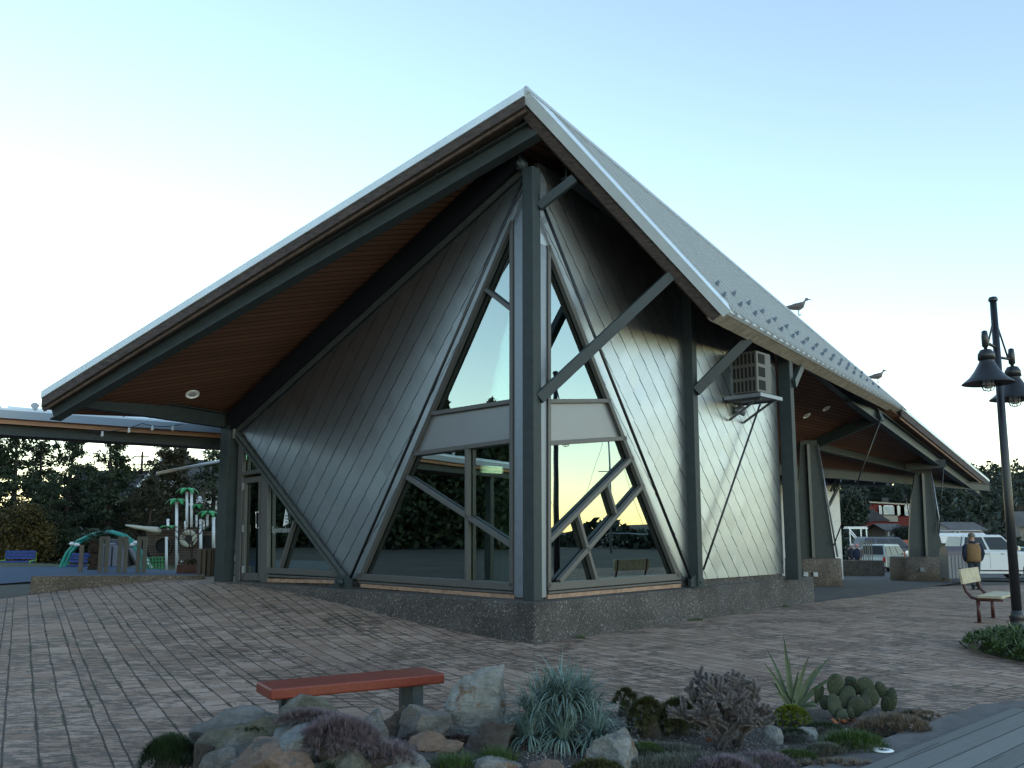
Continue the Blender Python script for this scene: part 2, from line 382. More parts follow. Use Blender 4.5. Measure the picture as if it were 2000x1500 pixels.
# ------------------------------------------------------------------ plan of the place
K = V((.35, 13.95, 0))                        # corner column
uL = V((-.752, .659, 0)).normalized(); uR = V((.695, .719, 0)).normalized()
nL = V((-.659, -.752, 0)).normalized(); nR = V((.719, -.695, 0)).normalized()
PZ = .6
A = atY(1025, 178, 13.15); L = onZ(85, 768, 4.25); FF = onZ(1930, 938, 4.25)
E3 = A + (FF - A) * min((k / 400 for k in range(401)), key=lambda t: abs((lambda q: q.x / (q.y * math.cos(PITCH) + (q.z - EZ) * math.sin(PITCH)) * F + CX)(A + (FF - A) * t) - 1765)); B = onZ(1420, 606, 5.6)
nM = (L - A).cross(FF - A).normalized(); nM = -nM if nM.z < 0 else nM
nF = (B - A).cross(E3 - A).normalized(); nF = -nF if nF.z < 0 else nF
def zM(x, y): return A.z - (nM.x * (x - A.x) + nM.y * (y - A.y)) / nM.z
def zF(x, y): return A.z - (nF.x * (x - A.x) + nF.y * (y - A.y)) / nF.z
eD = (FF - L).normalized()                    # direction of the low back eave
def sm(t): t = max(0, min(1, t)); return t * t * (3 - 2 * t)
def T(x, y):
    rx, ry = x - .34, y - 13.33
    a = rx * uL.x + ry * uL.y; b = rx * nL.x + ry * nL.y
    r = .56 * sm(a / 8.6 + .02) * math.exp(-max(b - .3, 0) / 3.6) * math.exp(-max(-b - 3, 0) / 3)
    left = .2 * sm((-x - 6) / 6) * sm((y - 15) / 8)
    back = -.0235 * max(0, y - 22) * sm((x + 4) / 9)
    z = max(r, left) + max(back, -1.3)
    if y > 90 and x > 10:                       # rising hillside at the far right
        z += 17 * sm((y - 100) / 190) * sm((x - 10) / 60)
    return z
def sheet(name, poly, m, dz, step=1.0, kind='structure', hf=None):
    hf = hf or T; mb = MB(); xs = [p[0] for p in poly]; ys = [p[1] for p in poly]; idx = {}
    nx = int((max(xs) - min(xs)) / step) + 1; ny = int((max(ys) - min(ys)) / step) + 1
    def vid(p):
        k = (round(p[0], 3), round(p[1], 3))
        if k not in idx: idx[k] = len(mb.v); mb.v.append((p[0], p[1], hf(p[0], p[1]) + dz))
        return idx[k]
    x0, y0 = math.floor(min(xs) / step) * step, math.floor(min(ys) / step) * step
    for i in range(nx + 1):
        for j in range(ny + 1):
            c = [(x0 + i * step, y0 + j * step), (x0 + (i + 1) * step, y0 + j * step), (x0 + (i + 1) * step, y0 + (j + 1) * step), (x0 + i * step, y0 + (j + 1) * step)]
            c = clip_convex(c, poly)
            if len(c) >= 3:
                ids = []
                for q in c:
                    k = vid(q)
                    if k not in ids: ids.append(k)
                if len(ids) >= 3: mb.f.append(tuple(ids)); mb.sm.append(True)
    o = mb.build(name, m); setp(o, kind=kind); return o

# ------------------------------------------------------------------ ground
def ground():
    cs = sorted(set([-1500, -900, -600, -400, -300, -220, -160, -120, -90, -70, -55] + list(range(-44, 61, 2)) + [66, 74, 84, 96, 110, 130, 150, 175, 200, 240, 300, 400, 600, 900, 1500]))
    mb = MB(); n = len(cs)
    mb.v = [(x, y, T(x, y) - .06) for x in cs for y in cs]
    mb.f = [(i * n + j, (i + 1) * n + j, (i + 1) * n + j + 1, i * n + j + 1) for i in range(n - 1) for j in range(n - 1)]; mb.sm = [True] * len(mb.f)
    setp(mb.build('ground', M_earth), kind='structure')
ground()
def wpoly(*px, z=0): return [tuple(onZ(a, b, z)[:2]) for a, b in px]
sheet('plaza_paving', [(-14.5, -2), (24, -2), (30, 33.5), (-1, 33.5), (-9, 21.6), (-14.5, 19.5)], M_pav, 0.0, .5)
sheet('lawn', [(-60, 28.6), (-4, 28.6), (0, 60), (-60, 60)], M_grass, -.005, 2)
sheet('playground_surface', [(-34, 22.6), (-9.5, 22.6), (-2.0, 27), (-4, 29.2), (-34, 29.2)], M_rub, -.01, 1)
sheet('side_paving', [(-34, 10), (-14.5, 10), (-14.5, 20), (-11.2, 20.4), (-11, 22.5), (-34, 22.5)], mat('grey_pavers', (.11, .12, .12), .9, 0, .2, 4, .4, 30), .0, 1)
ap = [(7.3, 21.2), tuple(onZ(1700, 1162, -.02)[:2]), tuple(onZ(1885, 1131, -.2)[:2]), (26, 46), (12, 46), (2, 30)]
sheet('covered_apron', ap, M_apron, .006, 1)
sheet('parking_lot', [(-2, 46), (14, 40), (19.5, 33.6), (90, 33.6), (120, 92), (-2, 92)], M_asph, .0, 2)

# --- planting bed, kerb, boardwalk
bedp = [(-2.9, 2.0), (-2.95, 6.4), (-2.75, 7.6), (-2.35, 8.6), (-.9, 8.75), (2.6, 8.75), (4.25, 8.45), (2.42, 6.62), (-1.2, 2.0)]
def bedh(x, y):
    d = .17 * math.exp(-((x + 1.35) ** 2 / .7 + (y - 6.5) ** 2 / .45)) + .10 * math.exp(-((x - .2) ** 2 + (y - 6.9) ** 2) / .8)
    return d + .02 * noise.noise(V((x * 2, y * 2, 0))) + .03
M_soil = mat('gravel_soil', (.1, .09, .08), .95, 0, 0, 45, .9, 90, col2=(.035, .03, .026))
hull = bedp
sheet('planting_bed', [(-2.42, 2.0), (-2.42, 6.4), (-2.3, 7.0), (-1.7, 7.55), (-.9, 7.9), (1.0, 8.2), (2.6, 8.4), (4.27, 8.42), (2.40, 6.6), (-1.2, 2.0)], M_soil, 0, .12, hf=bedh)
kd = (V((4.27, 8.34, 0)) - V((2.38, 6.59, 0))).normalized(); kn = V((kd.y, -kd.x, 0))
k0 = V((2.38, 6.59, 0)) - kd * 6; k1 = V((4.27, 8.36, 0))
kb = MB()
kb.prism([k0, k0 + kn * .31, k1 + kn * .31 + kd * .25, k1 + kd * .12, k1], (0, 0, .055))
kb.prism([k1 + kd * .121, k1 + kd * .251 + kn * .31, k1 + V((5, 1.65, 0)) + kn * .3, k1 + V((5, 1.9, 0))], (0, 0, .055))
setp(kb.build('kerb', M_conc, bevel=.008), kind='structure')
M_deck = board_material('weathered_deck', (.085, .09, .086), (.21, .215, .205), .2, (kn.x, kn.y, 0), .8, (.012, .012, .012), .03)
d0 = k0 + kn * .315; d1 = k1 + kn * .315 + kd * .1
dk = MB(); dk.prism([d0, d0 + kn * 9, d1 + kn * 9, d1], (0, 0, .075))
setp(dk.build('boardwalk', M_deck), kind='structure')
t_ = MB(); c_ = onZ(1724, 1466, .06)
t_.lathe([(.030, 0), (.075, 0), (.078, .006), (.055, .012), (.032, .008), (.030, 0)], c_ + V((0, 0, -.001)), 24)
gl_ = thing('ground_light', c_, 'small round white rimmed light set in the concrete kerb beside the boardwalk', 'light'); t_.build('rim', M_white, gl_)
l_ = MB(); l_.lathe([(0, .002), (.031, .003)], c_, 20); l_.build('lens', mat('dark_lens', (.03, .03, .035), .1), gl_)
# pebbles
def pebbles():
    rr = random.Random(3); mb = MB()
    base = [V((math.cos(a) * math.sin(b), math.sin(a) * math.sin(b), math.cos(b))) for b in (.0, 1.0, 2.1, math.pi) for a in (0, 1.57, 3.14, 4.71)]
    fs = [(j * 4 + k, (j + 1) * 4 + k, (j + 1) * 4 + (k + 1) % 4, j * 4 + (k + 1) % 4) for j in range(3) for k in range(4)]
    n = 0; mi = []
    while n < 6500:
        x = rr.uniform(-2.9, 4.2); y = rr.uniform(5.6, 8.8)
        if not clip_in(x, y): continue
        if noise.noise(V((x * 1.3, y * 1.3, 5))) < -.12 and rr.random() < .8: continue
        r = rr.uniform(.004, .0105) * (1.6 if rr.random() < .06 else 1); z = bedh(x, y) + r * .3
        M = Euler((rr.random() * .6, rr.random() * .6, rr.random() * 6)).to_matrix()
        mb.add([V((x, y, z)) + M @ V((p.x * r * 1.3, p.y * r, p.z * r * .7)) for p in base], fs, True); n += 1
        mi += [rr.choice((0, 0, 1, 1, 2))] * 12
    o = mb.build('gravel', [mat('pebble_grey', (.11, .105, .105), .8), mat('pebble_pale', (.22, .2, .19), .8), mat('pebble_brown', (.1, .065, .05), .8)])
    o.data.polygons.foreach_set('material_index', mi); setp(o, 'mixed grey and cream gravel strewn over the planting bed', 'gravel', kind='stuff')
def clip_in(x, y):
    p = [(-2.42, 2.0), (-2.42, 6.4), (-2.3, 7.0), (-1.7, 7.55), (-.9, 7.9), (1.0, 8.2), (2.6, 8.4), (4.27, 8.42), (2.40, 6.6), (-1.2, 2.0)]
    s_ = 0
    for i in range(len(p)):
        a, b = p[i], p[(i + 1) % len(p)]
        if (b[0] - a[0]) * (y - a[1]) - (b[1] - a[1]) * (x - a[0]) > .02: return False
    return True
pebbles()

# ================================================================== THE PAVILION
bld = thing('pavilion', K, 'large waterfront pavilion with a steep metal roof, timber soffit and diamond shingled walls', 'building')
def bpart(mb, name, m, parent=None, bevel=0, label=None):
    o = mb.build(name, m, parent or bld, bevel)
    if label: o['label'] = label
    return o
# plinth: polygon in front of both walls; top follows z=.6, left end dies into the ramp
pk = V((.34, 13.33, 0)); pe = V((7.23, 21.2, 0)); pu = (pe - pk).normalized(); plu = (uL * 9.6 + nL * -.05)
pl0 = pk + V((-.746, .666, 0)) * 8.7
back = -nR * .95
mb = MB()
mb.prism([pk - V((0, 0, .1)), pe - V((0, 0, .1)), pe - nR * 1.0 + V((0, 0, -.1)), K - nR * .3 - nL * .3 - V((0, 0, .1)), pl0 - nL * .75 - V((0, 0, .1)), pl0 - V((0, 0, .1))], (0, 0, PZ + .1))
bpart(mb, 'plinth', M_agg, bevel=.02)
# upstand below the walls
def wl(s, z=0, o=0): return K + uL * s + nL * o + V((0, 0, z))
def wr(s, z=0, o=0): return K + uR * s + nR * o + V((0, 0, z))
def pL(px, py, o=0): return onP(px, py, K + nL * o, nL)
def pR(px, py, o=0): return onP(px, py, K + nR * o, nR)
RS = (pR(1531, 1120) - K).dot(uR); LS = (pL(462, 1135) - K).dot(uL)
wC = wl(LS); wE = wr(RS); wB = wC + V((eD.x, eD.y, 0)).normalized() * 9.4
mb = MB()
zt = (pL(850, 1141)).z; zr = pR(1200, 1143).z
mb.prism([wl(.1, .5, -.04), wl(LS - 1.3, .5, -.04), wl(LS - 1.3, .5, -.3), wl(.1, .5, -.3)], (0, 0, zt - .5))
mb.prism([wr(.1, .5, -.04), wr(RS, .5, -.04), wr(RS, .5, -.3), wr(.1, .5, -.3)], (0, 0, zr - .5))
bpart(mb, 'wall_base', M_agg)

# --- shingles
def wall_xy(p, u): q = p - K; return (q.dot(u), p.z)
def shingles(name, polys, u, n, o=0.0, shift=0, parent=None):
    mb = MB(); dk_ = MB(); W2, H2 = .42, .53; rr = random.Random(11 + shift)
    for poly in polys:
        P3 = [K + u * s + V((0, 0, z)) + n * (o - .025) for s, z in poly]
        dk_.prism(P3, n * -.05)
        ss = [p[0] for p in poly]; zs = [p[1] for p in poly]
        for i in range(int(min(ss) / W2 * 2) - 4, int(max(ss) / W2 * 2) + 4):
            for j in range(int(min(zs) / H2 * 2) - 4, int(max(zs) / H2 * 2) + 4):
                if (i + j) % 2: continue
                cx, cz = i * W2 / 2, j * H2 / 2
                c = [(0, H2 / 2), (W2 / 2, 0), (0, -H2 / 2), (-W2 / 2, 0)]
                # gap along the seams running down and outwards, hairline along the others
                g1, g2 = .962, .9995; sh = .010
                a = V((W2 / 2, -H2 / 2)); b_ = V((W2 / 2, H2 / 2))
                q = []
                for (ca, cb) in ((-1, 1), (1, 1), (1, -1), (-1, -1)):
                    p = a * .5 * ca * g2 + b_ * .5 * cb * g1
                    p = p + b_ * (.022 * ca); q.append((cx + p.x, cz + p.y))
                r_ = clip_convex(q, poly)
                if len(r_) < 3 or abs(area2(r_)) < .0005: continue
                t1, t2 = rr.gauss(0, .007), rr.gauss(0, .009)
                top = [K + u * s + V((0, 0, z)) + n * (o + (s - cx) * t1 + (z - cz) * (t2 - .012)) for s, z in r_]
                k = len(top); low = [p - n * .018 for p in top]
                mb.add(top + low, [tuple(range(k))] + [(x, (x + 1) % k, k + (x + 1) % k, k + x) for x in range(k)])
    w_ = bpart(dk_, name, M_dark, parent)
    t = mb.build('shingles', M_shin, w_); return w_
polyL = [wall_xy(pL(*q), uL) for q in ((1021, 316), (457, 836), (668, 1132), (702, 1132), (1004, 425), (1021, 385))]
# split into convex pieces
a_, b_, c_2, d_, e_, f_ = polyL
shingles('shingle_wall', [[a_, b_, c_2, d_], [a_, d_, e_], [a_, e_, f_]], uL, nL)
def under(s, u):
    p = K + u * s; return min(zM(p.x, p.y), zF(p.x, p.y)) - .52
g0 = wall_xy(pR(1068, 480), uR); g1_ = wall_xy(pR(1332, 1136), uR); g2_ = wall_xy(pR(1375, 1128), uR)
zb = wall_xy(pR(1450, 1126), uR)[1]
s0 = .12
g1_ = (g1_[0], zb)
tops = [(s, under(s, uR)) for s in (s0, RS * .25, RS * .5, RS * .75, RS)]
pieces = [[(s0, tops[0][1]), (s0, g0[1]), g0, (RS * .25, tops[1][1])]]
pieces = [[(s0, g0[1]), (s0, tops[0][1]), tops[1], g0] if g0[0] < tops[1][0] else [(s0, g0[1]), (s0, tops[0][1]), tops[1]]]
pieces += [[g0, tops[1], tops[2], g1_], [g1_, tops[2], tops[3], (tops[3][0], zb)], [(tops[3][0], zb), tops[3], tops[4], (RS, zb)]]
shingles('shingle_wall', pieces, uR, nR, shift=3)
# right end return, back walls, interior
mb = MB()
wE = wE - uR * .14 - nR * .12
for p, q in ((wE, wB), (wB, wC)):
    zt2 = 3.95
    mb.prism([p + V((0, 0, -.2)), q + V((0, 0, -.2)), q + V((0, 0, min(zM(q.x, q.y), zF(q.x, q.y) if q is wE else 99) - .5)), p + V((0, 0, min(zM(p.x, p.y), zF(p.x, p.y) if p is wE else 99) - .5))], (K - p).normalized() * -.08)
bpart(mb, 'rear_wall', mat('interior_wall', (.16, .14, .11), .8, 0, .2, .7))
fl = MB(); fl.prism([wl(.2, .5, -.15), wl(LS, .5, -.15), wB + V((0, 0, .5)), wr(RS, .5, -.15)], (0, 0, .06)); bpart(fl, 'floor', mat('interior_floor', (.07, .065, .06), .5, 0, .2, 2))
ctr = (K + wB) / 2 
mb = MB(); mb.box(ctr + V((-1.2, 1.6, 1.1)), (3.4, .7, 1.1), .7); mb.box(ctr + V((-1.2, 1.6, 1.68)), (3.6, .8, .05), .7)
bpart(mb, 'counter', mat('counter_wood', (.13, .09, .06), .5, 0, .3, 4))
mb = MB()
for k in range(5):
    p = K + uL * (1.6 + k * 1.3) - nL * 2.4
    mb = MB(); mb.tube([p + V((0, 0, 4.6)), p + V((0, 0, 3.5))], .01, 5); mb.lathe([(.03, .2), (.06, .1), (.2, 0), (.19, -.02)], p + V((0, 0, 3.3)), 14); bpart(mb, 'pendant_lamp', M_black)

mb = MB()
mb.tube([wl(3.2, .56, -1.0), wl(4.6, 5.6, -1.0)], .09, 8); mb.box(wl(1.25, 2.6, -.8), (.16, .16, 4.2), .7); mb.tube([wl(5.6, .56, -.9), wl(3.1, 5, -.9)], .05, 8)
bpart(mb, 'interior_post', mat('tan_post', (.3, .28, .2), .6))
mb = MB(); mb.box(wl(2.6, 1.3, -1.8), (.5, .5, 1.3), .4); mb.box(wl(1.1, 1.0, -2.2), (1.1, .6, .9), .3)
bpart(mb, 'display_stand', mat('red_stand', (.25, .03, .03), .5))

# --- glazing
def win(u, n, fn, outer, bars, panes, panels, depth=.07, name='window', label=None):
    o3 = .0
    fr = MB()
    for (p, q, wd) in bars:
        a, b = fn(*p, -.01), fn(*q, -.01); fr.beam(a, b, .09, wd, up=V((b - a)).cross(n), ext=.0)
    w_ = bpart(fr, name, M_frame, bevel=.006)
    if label: w_['label'] = label
    for pl_ in panes:
        m_ = MB(); m_.prism([fn(*p, -depth) for p in pl_], n * -.012); m_.build('pane', M_glass, w_)
    for pl_ in panels:
        m_ = MB(); m_.prism([fn(*p, -.035) for p in pl_], n * -.01); m_.build('spandrel', M_span, w_)
    return w_
win(uL, nL, pL, None, [
    ((1001, 438), (1001, 1146), .07), ((1003, 432), (707, 1126), .075), ((700, 1126), (1004, 1146), .12), ((703, 1137), (1004, 1158), .035),
    ((846, 808), (1001, 784), .075), ((808, 887), (1001, 861), .075), ((914, 872), (914, 1136), .075), ((796, 932), (1001, 1066), .075), ((950, 566), (1001, 606), .06)],
    [[(1001, 432), (1001, 604), (948, 564)], [(948, 564), (1001, 604), (1001, 784), (846, 808)],
     [(808, 887), (914, 872), (914, 1010), (794, 931)], [(914, 872), (1001, 861), (1001, 1066), (914, 1010)],
     [(794, 931), (914, 1010), (914, 1140), (702, 1126)], [(914, 1010), (1001, 1066), (1001, 1146), (914, 1140)]],
    [[(846, 808), (1001, 784), (1001, 861), (808, 887)]], label='triangular window with its mullions left of the corner column')
win(uR, nR, pR, None, [
    ((1070, 480), (1070, 1148), .07), ((1068, 480), (1322, 1128), .085), ((1068, 1146), (1326, 1126), .12), ((1068, 1158), (1328, 1136), .035),
    ((1070, 784), (1190, 783), .07), ((1070, 866), (1221, 856), .075), ((1070, 1058), (1234, 893), .08), ((1091, 1136), (1255, 947), .08),
    ((1183, 944), (1201, 1003), .06), ((1126, 1004), (1164, 1136), .07)],
    [[(1070, 488), (1190, 783), (1070, 784)], [(1070, 866), (1221, 856), (1234, 893), (1070, 1058)],
     [(1070, 1058), (1126, 1002), (1146, 1076), (1091, 1138), (1070, 1142)], [(1126, 1002), (1183, 945), (1201, 1004), (1146, 1076)],
     [(1183, 945), (1234, 893), (1255, 947), (1201, 1004)], [(1146, 1076), (1255, 947), (1322, 1128), (1164, 1136)], [(1146, 1076), (1164, 1136), (1091, 1138)]],
    [[(1070, 784), (1190, 783), (1221, 856), (1070, 866)]], label='bright reflecting window with its mullions right of the corner column')
# door side glazing
win(uL, nL, pL, None, [
    ((474, 862), (466, 1134), .20), ((520, 925), (518, 1136), .26), ((474, 926), (511, 920), .09), ((520, 1114), (662, 1121), .12), ((520, 1124), (667, 1131), .04), ((576, 1018), (548, 1112), .06), ((476, 862), (664, 1122), .08)],
    [[(478, 866), (510, 908), (510, 922), (477, 926)], [(528, 940), (575, 1005), (546, 1114), (526, 1114)], [(575, 1005), (660, 1121), (546, 1114)]], [], label='triangular side window beside the entrance door')
mb = MB(); mb.prism([pL(512, 1130, .02), pL(668, 1133, .02), pL(668, 1140, .02), pL(512, 1137, .02)], nL * -.1)
mb.prism([pL(704, 1140, .02), pL(1004, 1162, .02), pL(1004, 1170, .02), pL(704, 1147, .02)], nL * -.1)
mb.prism([pR(1070, 1162, .02), pR(1330, 1140, .02), pR(1330, 1147, .02), pR(1070, 1170, .02)], nR * -.1)
bpart(mb, 'cedar_sill', M_cedar)
# door
mb = MB()
for p, q, wd in (((480, 944), (476, 1130), .10), ((509, 940), (508, 1130), .08), ((478, 940), (512, 935), .12), ((476, 1126), (510, 1127), .16)):
    a, b = pL(*p, -.015), pL(*q, -.015); mb.beam(a, b, .06, wd, up=(b - a).cross(nL))
door = bpart(mb, 'door', M_frame, bevel=.004)
m_ = MB(); m_.prism([pL(*p, -.05) for p in ((480, 944), (509, 940), (508, 1127), (477, 1126))], nL * -.012); m_.build('pane', M_glassd, door)
m_ = MB(); m_.tube([pL(508, 1000, .01), pL(500, 1000, .07), pL(500, 1031, .07), pL(508, 1032, .01)], .014, 6); m_.build('handle', mat('chrome', (.75, .75, .75), .2, 1), door)
for y_ in (950, 1032, 1112): m_ = MB(); m_.box(pL(474.5, y_, .03), (.05, .03, .16), .7); m_.build('hinge', M_trim, door)
# window lettering and sail emblem on the side pane
def text(body, size, p, n, m, parent, name='lettering', align='CENTER', extrude=.002, rx=None):
    cu = bpy.data.curves.new(name, 'FONT'); cu.body = body; cu.size = size; cu.align_x = align; cu.extrude = extrude
    to = bpy.data.objects.new(name, cu); COL.objects.link(to)
    z = V(n).normalized(); x = V((0, 0, 1)).cross(z).normalized(); y = z.cross(x)
    Mx = Matrix((x, y, z)).transposed().to_4x4()
    dg = bpy.context.evaluated_depsgraph_get(); me = bpy.data.meshes.new_from_object(to.evaluated_get(dg))
    bpy.data.objects.remove(to); me.transform(Matrix.Translation(V(p) - OFF.get(parent.name, V((0, 0, 0)))) @ Mx)
    me.materials.clear(); me.materials.append(m); o = bpy.data.objects.new(name, me); COL.objects.link(o); o.parent = parent; return o
text('Spinnaker', .19, pL(550, 1040, -.04), nL, mat('etched_letters', (.35, .38, .4), .6), bld)
m_ = MB()
m_.prism([pL(*q, -.045) for q in ((558, 993), (562, 1003), (564, 1022), (553, 1028))], nL * .004); bpart(m_, 'sail_emblem', M_white)
m_ = MB()
for y_ in (1006, 1012, 1018): m_.prism([pL(*q, -.038) for q in ((557, y_), (563, y_ + 1.2), (563, y_ + 3), (557, y_ + 1.8))], nL * .003)
bpart(m_, 'emblem_stripes', mat('navy', (.02, .03, .08), .6))
# pale corner cover sheets beside the corner column
mb = MB(); mb.prism([pL(1004, 428, .0), pL(1024, 375, .0), pL(1025, 1168, .0), pL(1004, 1166, .0)], nL * -.12)
mb.prism([pR(1056, 330, .0), pR(1068, 360, .0), pR(1067, 1166, .0), pR(1056, 1168, .0)], nR * -.12)
bpart(mb, 'corner_sheet', M_trim)

# --- columns
def post(base, u, n, w_, d_, ztop, name='column', m=None, parent=None):
    mb = MB(); b = V(base); rz = math.atan2(u.y, u.x)
    mb.box(b + V((0, 0, ztop / 2)), (w_, d_, ztop), rz); return bpart(mb, name, m or M_steel, parent, bevel=.008)
kc = V((.33, 13.93, 0)) + nL * .1
cz = zM(kc.x, kc.y) - .75
post(K + V((-.03, -.12, PZ)), uL, nL, .23, .2, cz - PZ)
mb = MB(); mb.box(K + V((.155, -.05, PZ + (cz - PZ) / 2)), (.012, .16, cz - PZ), 0); 
P1 = onZ(1358, 1147, PZ); P2 = onZ(1551, 1132, PZ)
p1 = post(P1, uR, nR, .17, .26, zF(P1.x, P1.y) - .5 - PZ); p2 = post(P2, uR, nR, .17, .3, zF(P2.x, P2.y) - .5 - PZ)
for P_, w_ in ((P1, .02), (P2, .02)):
    mb = MB(); h_ = 3.2; mb.box(P_ + V((0, 0, h_ / 2)) + nR * .0 + uR * .096, (.02, .2, h_), math.atan2(uR.y, uR.x)); bpart(mb, 'column_flange', mat('flange_glint', (.4, .4, .38), .35, .7))  # glint on the flange put into a paler metal colour
PLc = onZ(437, 1136, .56); PLc = V((PLc.x, PLc.y, .3))
post(PLc, uL, nL, .36, .28, 3.76)
mb = MB(); mb.box(atY(458, 845, PLc.y - .1), (.16, .2, .3), .7); bpart(mb, 'cap_plate', M_steel2)

# --- roof
def dropz(p, d): return V((p.x, p.y, p.z - d))
iL = V((eD.x, eD.y, 0)).normalized()
Lb = L; WP = atY(444, 800, 20.5); WP.z = 4.62
roof = MB()
roof.prism([A, L, WP], V((0, 0, -.10))); roof.prism([A, WP, FF], V((0, 0, -.10)))
main = bpart(roof, 'roof', M_roof)
M_soff = board_material('cedar_soffit', (.11, .047, .026), (.2, .095, .055), .15, (nM.x, nM.y, 0) , .7, (.012, .006, .004), .09)
dl_ = V((L.x - A.x, L.y - A.y, 0)).normalized(); oL_ = V((dl_.y, -dl_.x, 0)); oL_ = oL_ if oL_.dot(V((0, -1, 0))) > 0 else -oL_
inn = lambda p, k: p + ((A + L + FF) / 3 - p) * k
so = MB(); so.prism([dropz(A - oL_ * .5, .30), dropz(L - oL_ * .5, .30), dropz(WP, .30)], V((0, 0, -.03))); so.prism([dropz(A - oL_ * .5, .30), dropz(WP, .30), dropz(inn(FF, .012), .30)], V((0, 0, -.03))); bpart(so, 'soffit', M_soff)
# left rake: white edge, two wood boards, steel rafter
def rake(a, b, specs, out):
    for nm, m, d0_, h_, o_, t_, bv in specs:
        mb = MB(); q = out * o_
        aa, bb = V(a) + q, V(b) + q
        mb.add([aa + V((0, 0, -d0_)), bb + V((0, 0, -d0_)), bb + V((0, 0, -d0_ - h_)), aa + V((0, 0, -d0_ - h_)),
                aa - out * t_ + V((0, 0, -d0_)), bb - out * t_ + V((0, 0, -d0_)), bb - out * t_ + V((0, 0, -d0_ - h_)), aa - out * t_ + V((0, 0, -d0_ - h_))],
               [(0, 1, 2, 3), (4, 7, 6, 5), (0, 4, 5, 1), (3, 2, 6, 7), (0, 3, 7, 4), (1, 5, 6, 2)])
        bpart(mb, nm, m)
dl = V((L.x - A.x, L.y - A.y, 0)).normalized(); oL = V((dl.y, -dl.x, 0)); oL = oL if oL.dot(V((0, -1, 0))) > 0 else -oL
La = A + (L - A) * 1.0
rake(A, La, [('roof_edge', M_flash, -.03, .135, .06, .05, 0), ('fascia', M_fas, .10, .17, .035, .05, 0), ('fascia_trim', M_fas3, .268, .07, -.02, .05, 0)], oL)
mb = MB(); mb.prism([dropz(A - oL * .02, .26), dropz(L - oL * .02, .26), dropz(L - oL * .75, .26), dropz(A - oL * .75, .26)], (0, 0, -.03)); bpart(mb, 'soffit_gap_shade', mat('gap_shade_dark', (.03, .022, .018), .9))  # dark strip added for the shade in the gap behind the fascia
# steel rafter under the left rake, set back
r0 = atY(1046, 254, 13.5); r1 = atY(104, 808, 16.35)
mb = MB(); mb.ibeam(r0, r1, .26, .29); bpart(mb, 'rafter', M_steel)
mb = MB()
for k in range(14):
    p = r0 + (r1 - r0) * ((k + .5) / 14); mb = MB(); mb.ell(p + oL * .02 + V((0, 0, .2)) + oL * .05, (.02, .02, .02), nu=6, nv=4); bpart(mb, 'bolt', M_steel2)
# steel beam on the wall head
w0 = pL(1018, 322, .10); w1 = pL(452, 838, .10)
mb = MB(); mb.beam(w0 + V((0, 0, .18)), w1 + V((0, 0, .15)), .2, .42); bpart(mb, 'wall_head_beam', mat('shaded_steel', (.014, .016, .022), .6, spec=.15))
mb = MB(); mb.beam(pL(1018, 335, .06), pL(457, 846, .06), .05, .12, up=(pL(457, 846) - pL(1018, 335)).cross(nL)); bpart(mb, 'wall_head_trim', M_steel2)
# eave beam at the left, from rake foot to column
e0 = r1 + V((0, 0, .12)) + (r0 - r1).normalized() * .45; e1 = atY(448, 835, PLc.y + .15); e1.z = 4.04
mb = MB(); mb.ibeam(e0, e1 + V((0, 0, .16)), .22, .34); bpart(mb, 'eave_beam', M_steel)
# long back eave members
nB = V((-eD.y, eD.x, 0)).normalized()
for a_e, b_e in ((L, WP), (WP, FF)):
    nb_ = V((a_e.y - b_e.y, b_e.x - a_e.x, 0)).normalized(); rake(a_e, b_e, [('eave_edge', M_flash, -.03, .14, .05, .05, 0), ('fascia', M_steel, .11, .20, .02, .05, 0)], nb_)
mb = MB(); mb.ibeam(e1 + V((0, 0, .16)), FF + (L - FF).normalized() * 1.2 - nB * .5 + V((0, 0, -.42)), .22, .36); bpart(mb, 'eave_beam', M_steel)
# --- right flap
def fl_pt(a, b): return A + (B - A) * a + (E3 - B) * b * 1.0  # a: down the rake, b: towards E (valid b<=a)
fp = MB(); nfo = nF.copy()
fp.prism([A, B, E3], nF * -.07)
flap = bpart(fp, 'roof', M_roof, label='steep triangular metal roof slope with standing seams and snow guards')
rb = MB(); nse = 42
for k in range(1, nse):
    t = k / nse
    a_pt = A + (E3 - A) * t; b_pt = B + (E3 - B) * t
    rb.beam(a_pt + nF * .018, b_pt + nF * .018 + (B - A).normalized() * .03, .034, .075, up=nF)
rb.beam(A + nF * .03, E3 + nF * .03, .16, .07, up=nF)
o_ = rb.build('seams', mat('seam_grey', (.4, .44, .47), .5), flap)
g_rows = 0
for row, back_ in ((0, .55), (1, 1.0)):
    for k in range(18):
        t = (k * 2 + 1.5 + row) / nse * 1.02
        if t > .9: continue
        p = B + (E3 - B) * t + (A - B).normalized() * back_ + nF * .03
        ln = ((A + (E3 - A) * t) - (B + (E3 - B) * t)).length
        if back_ > ln - .2: continue
        up_ = nF; dn = (B - A).normalized(); side = dn.cross(up_).normalized()
        Mx = Matrix((side, dn, up_)).transposed()
        mb = MB(); mb.box(p + up_ * .012, (.06, .09, .02), M=Mx)
        ring = lambda off: [p + up_ * (.055 + math.sin(a) * .045) + side * math.cos(a) * .075 + dn * off for a in [2 * math.pi * i / 12 for i in range(12)]]
        mb.loft([ring(-.012), ring(.012)], smooth=False)
        mb.build('snow_guard', M_trim, flap)
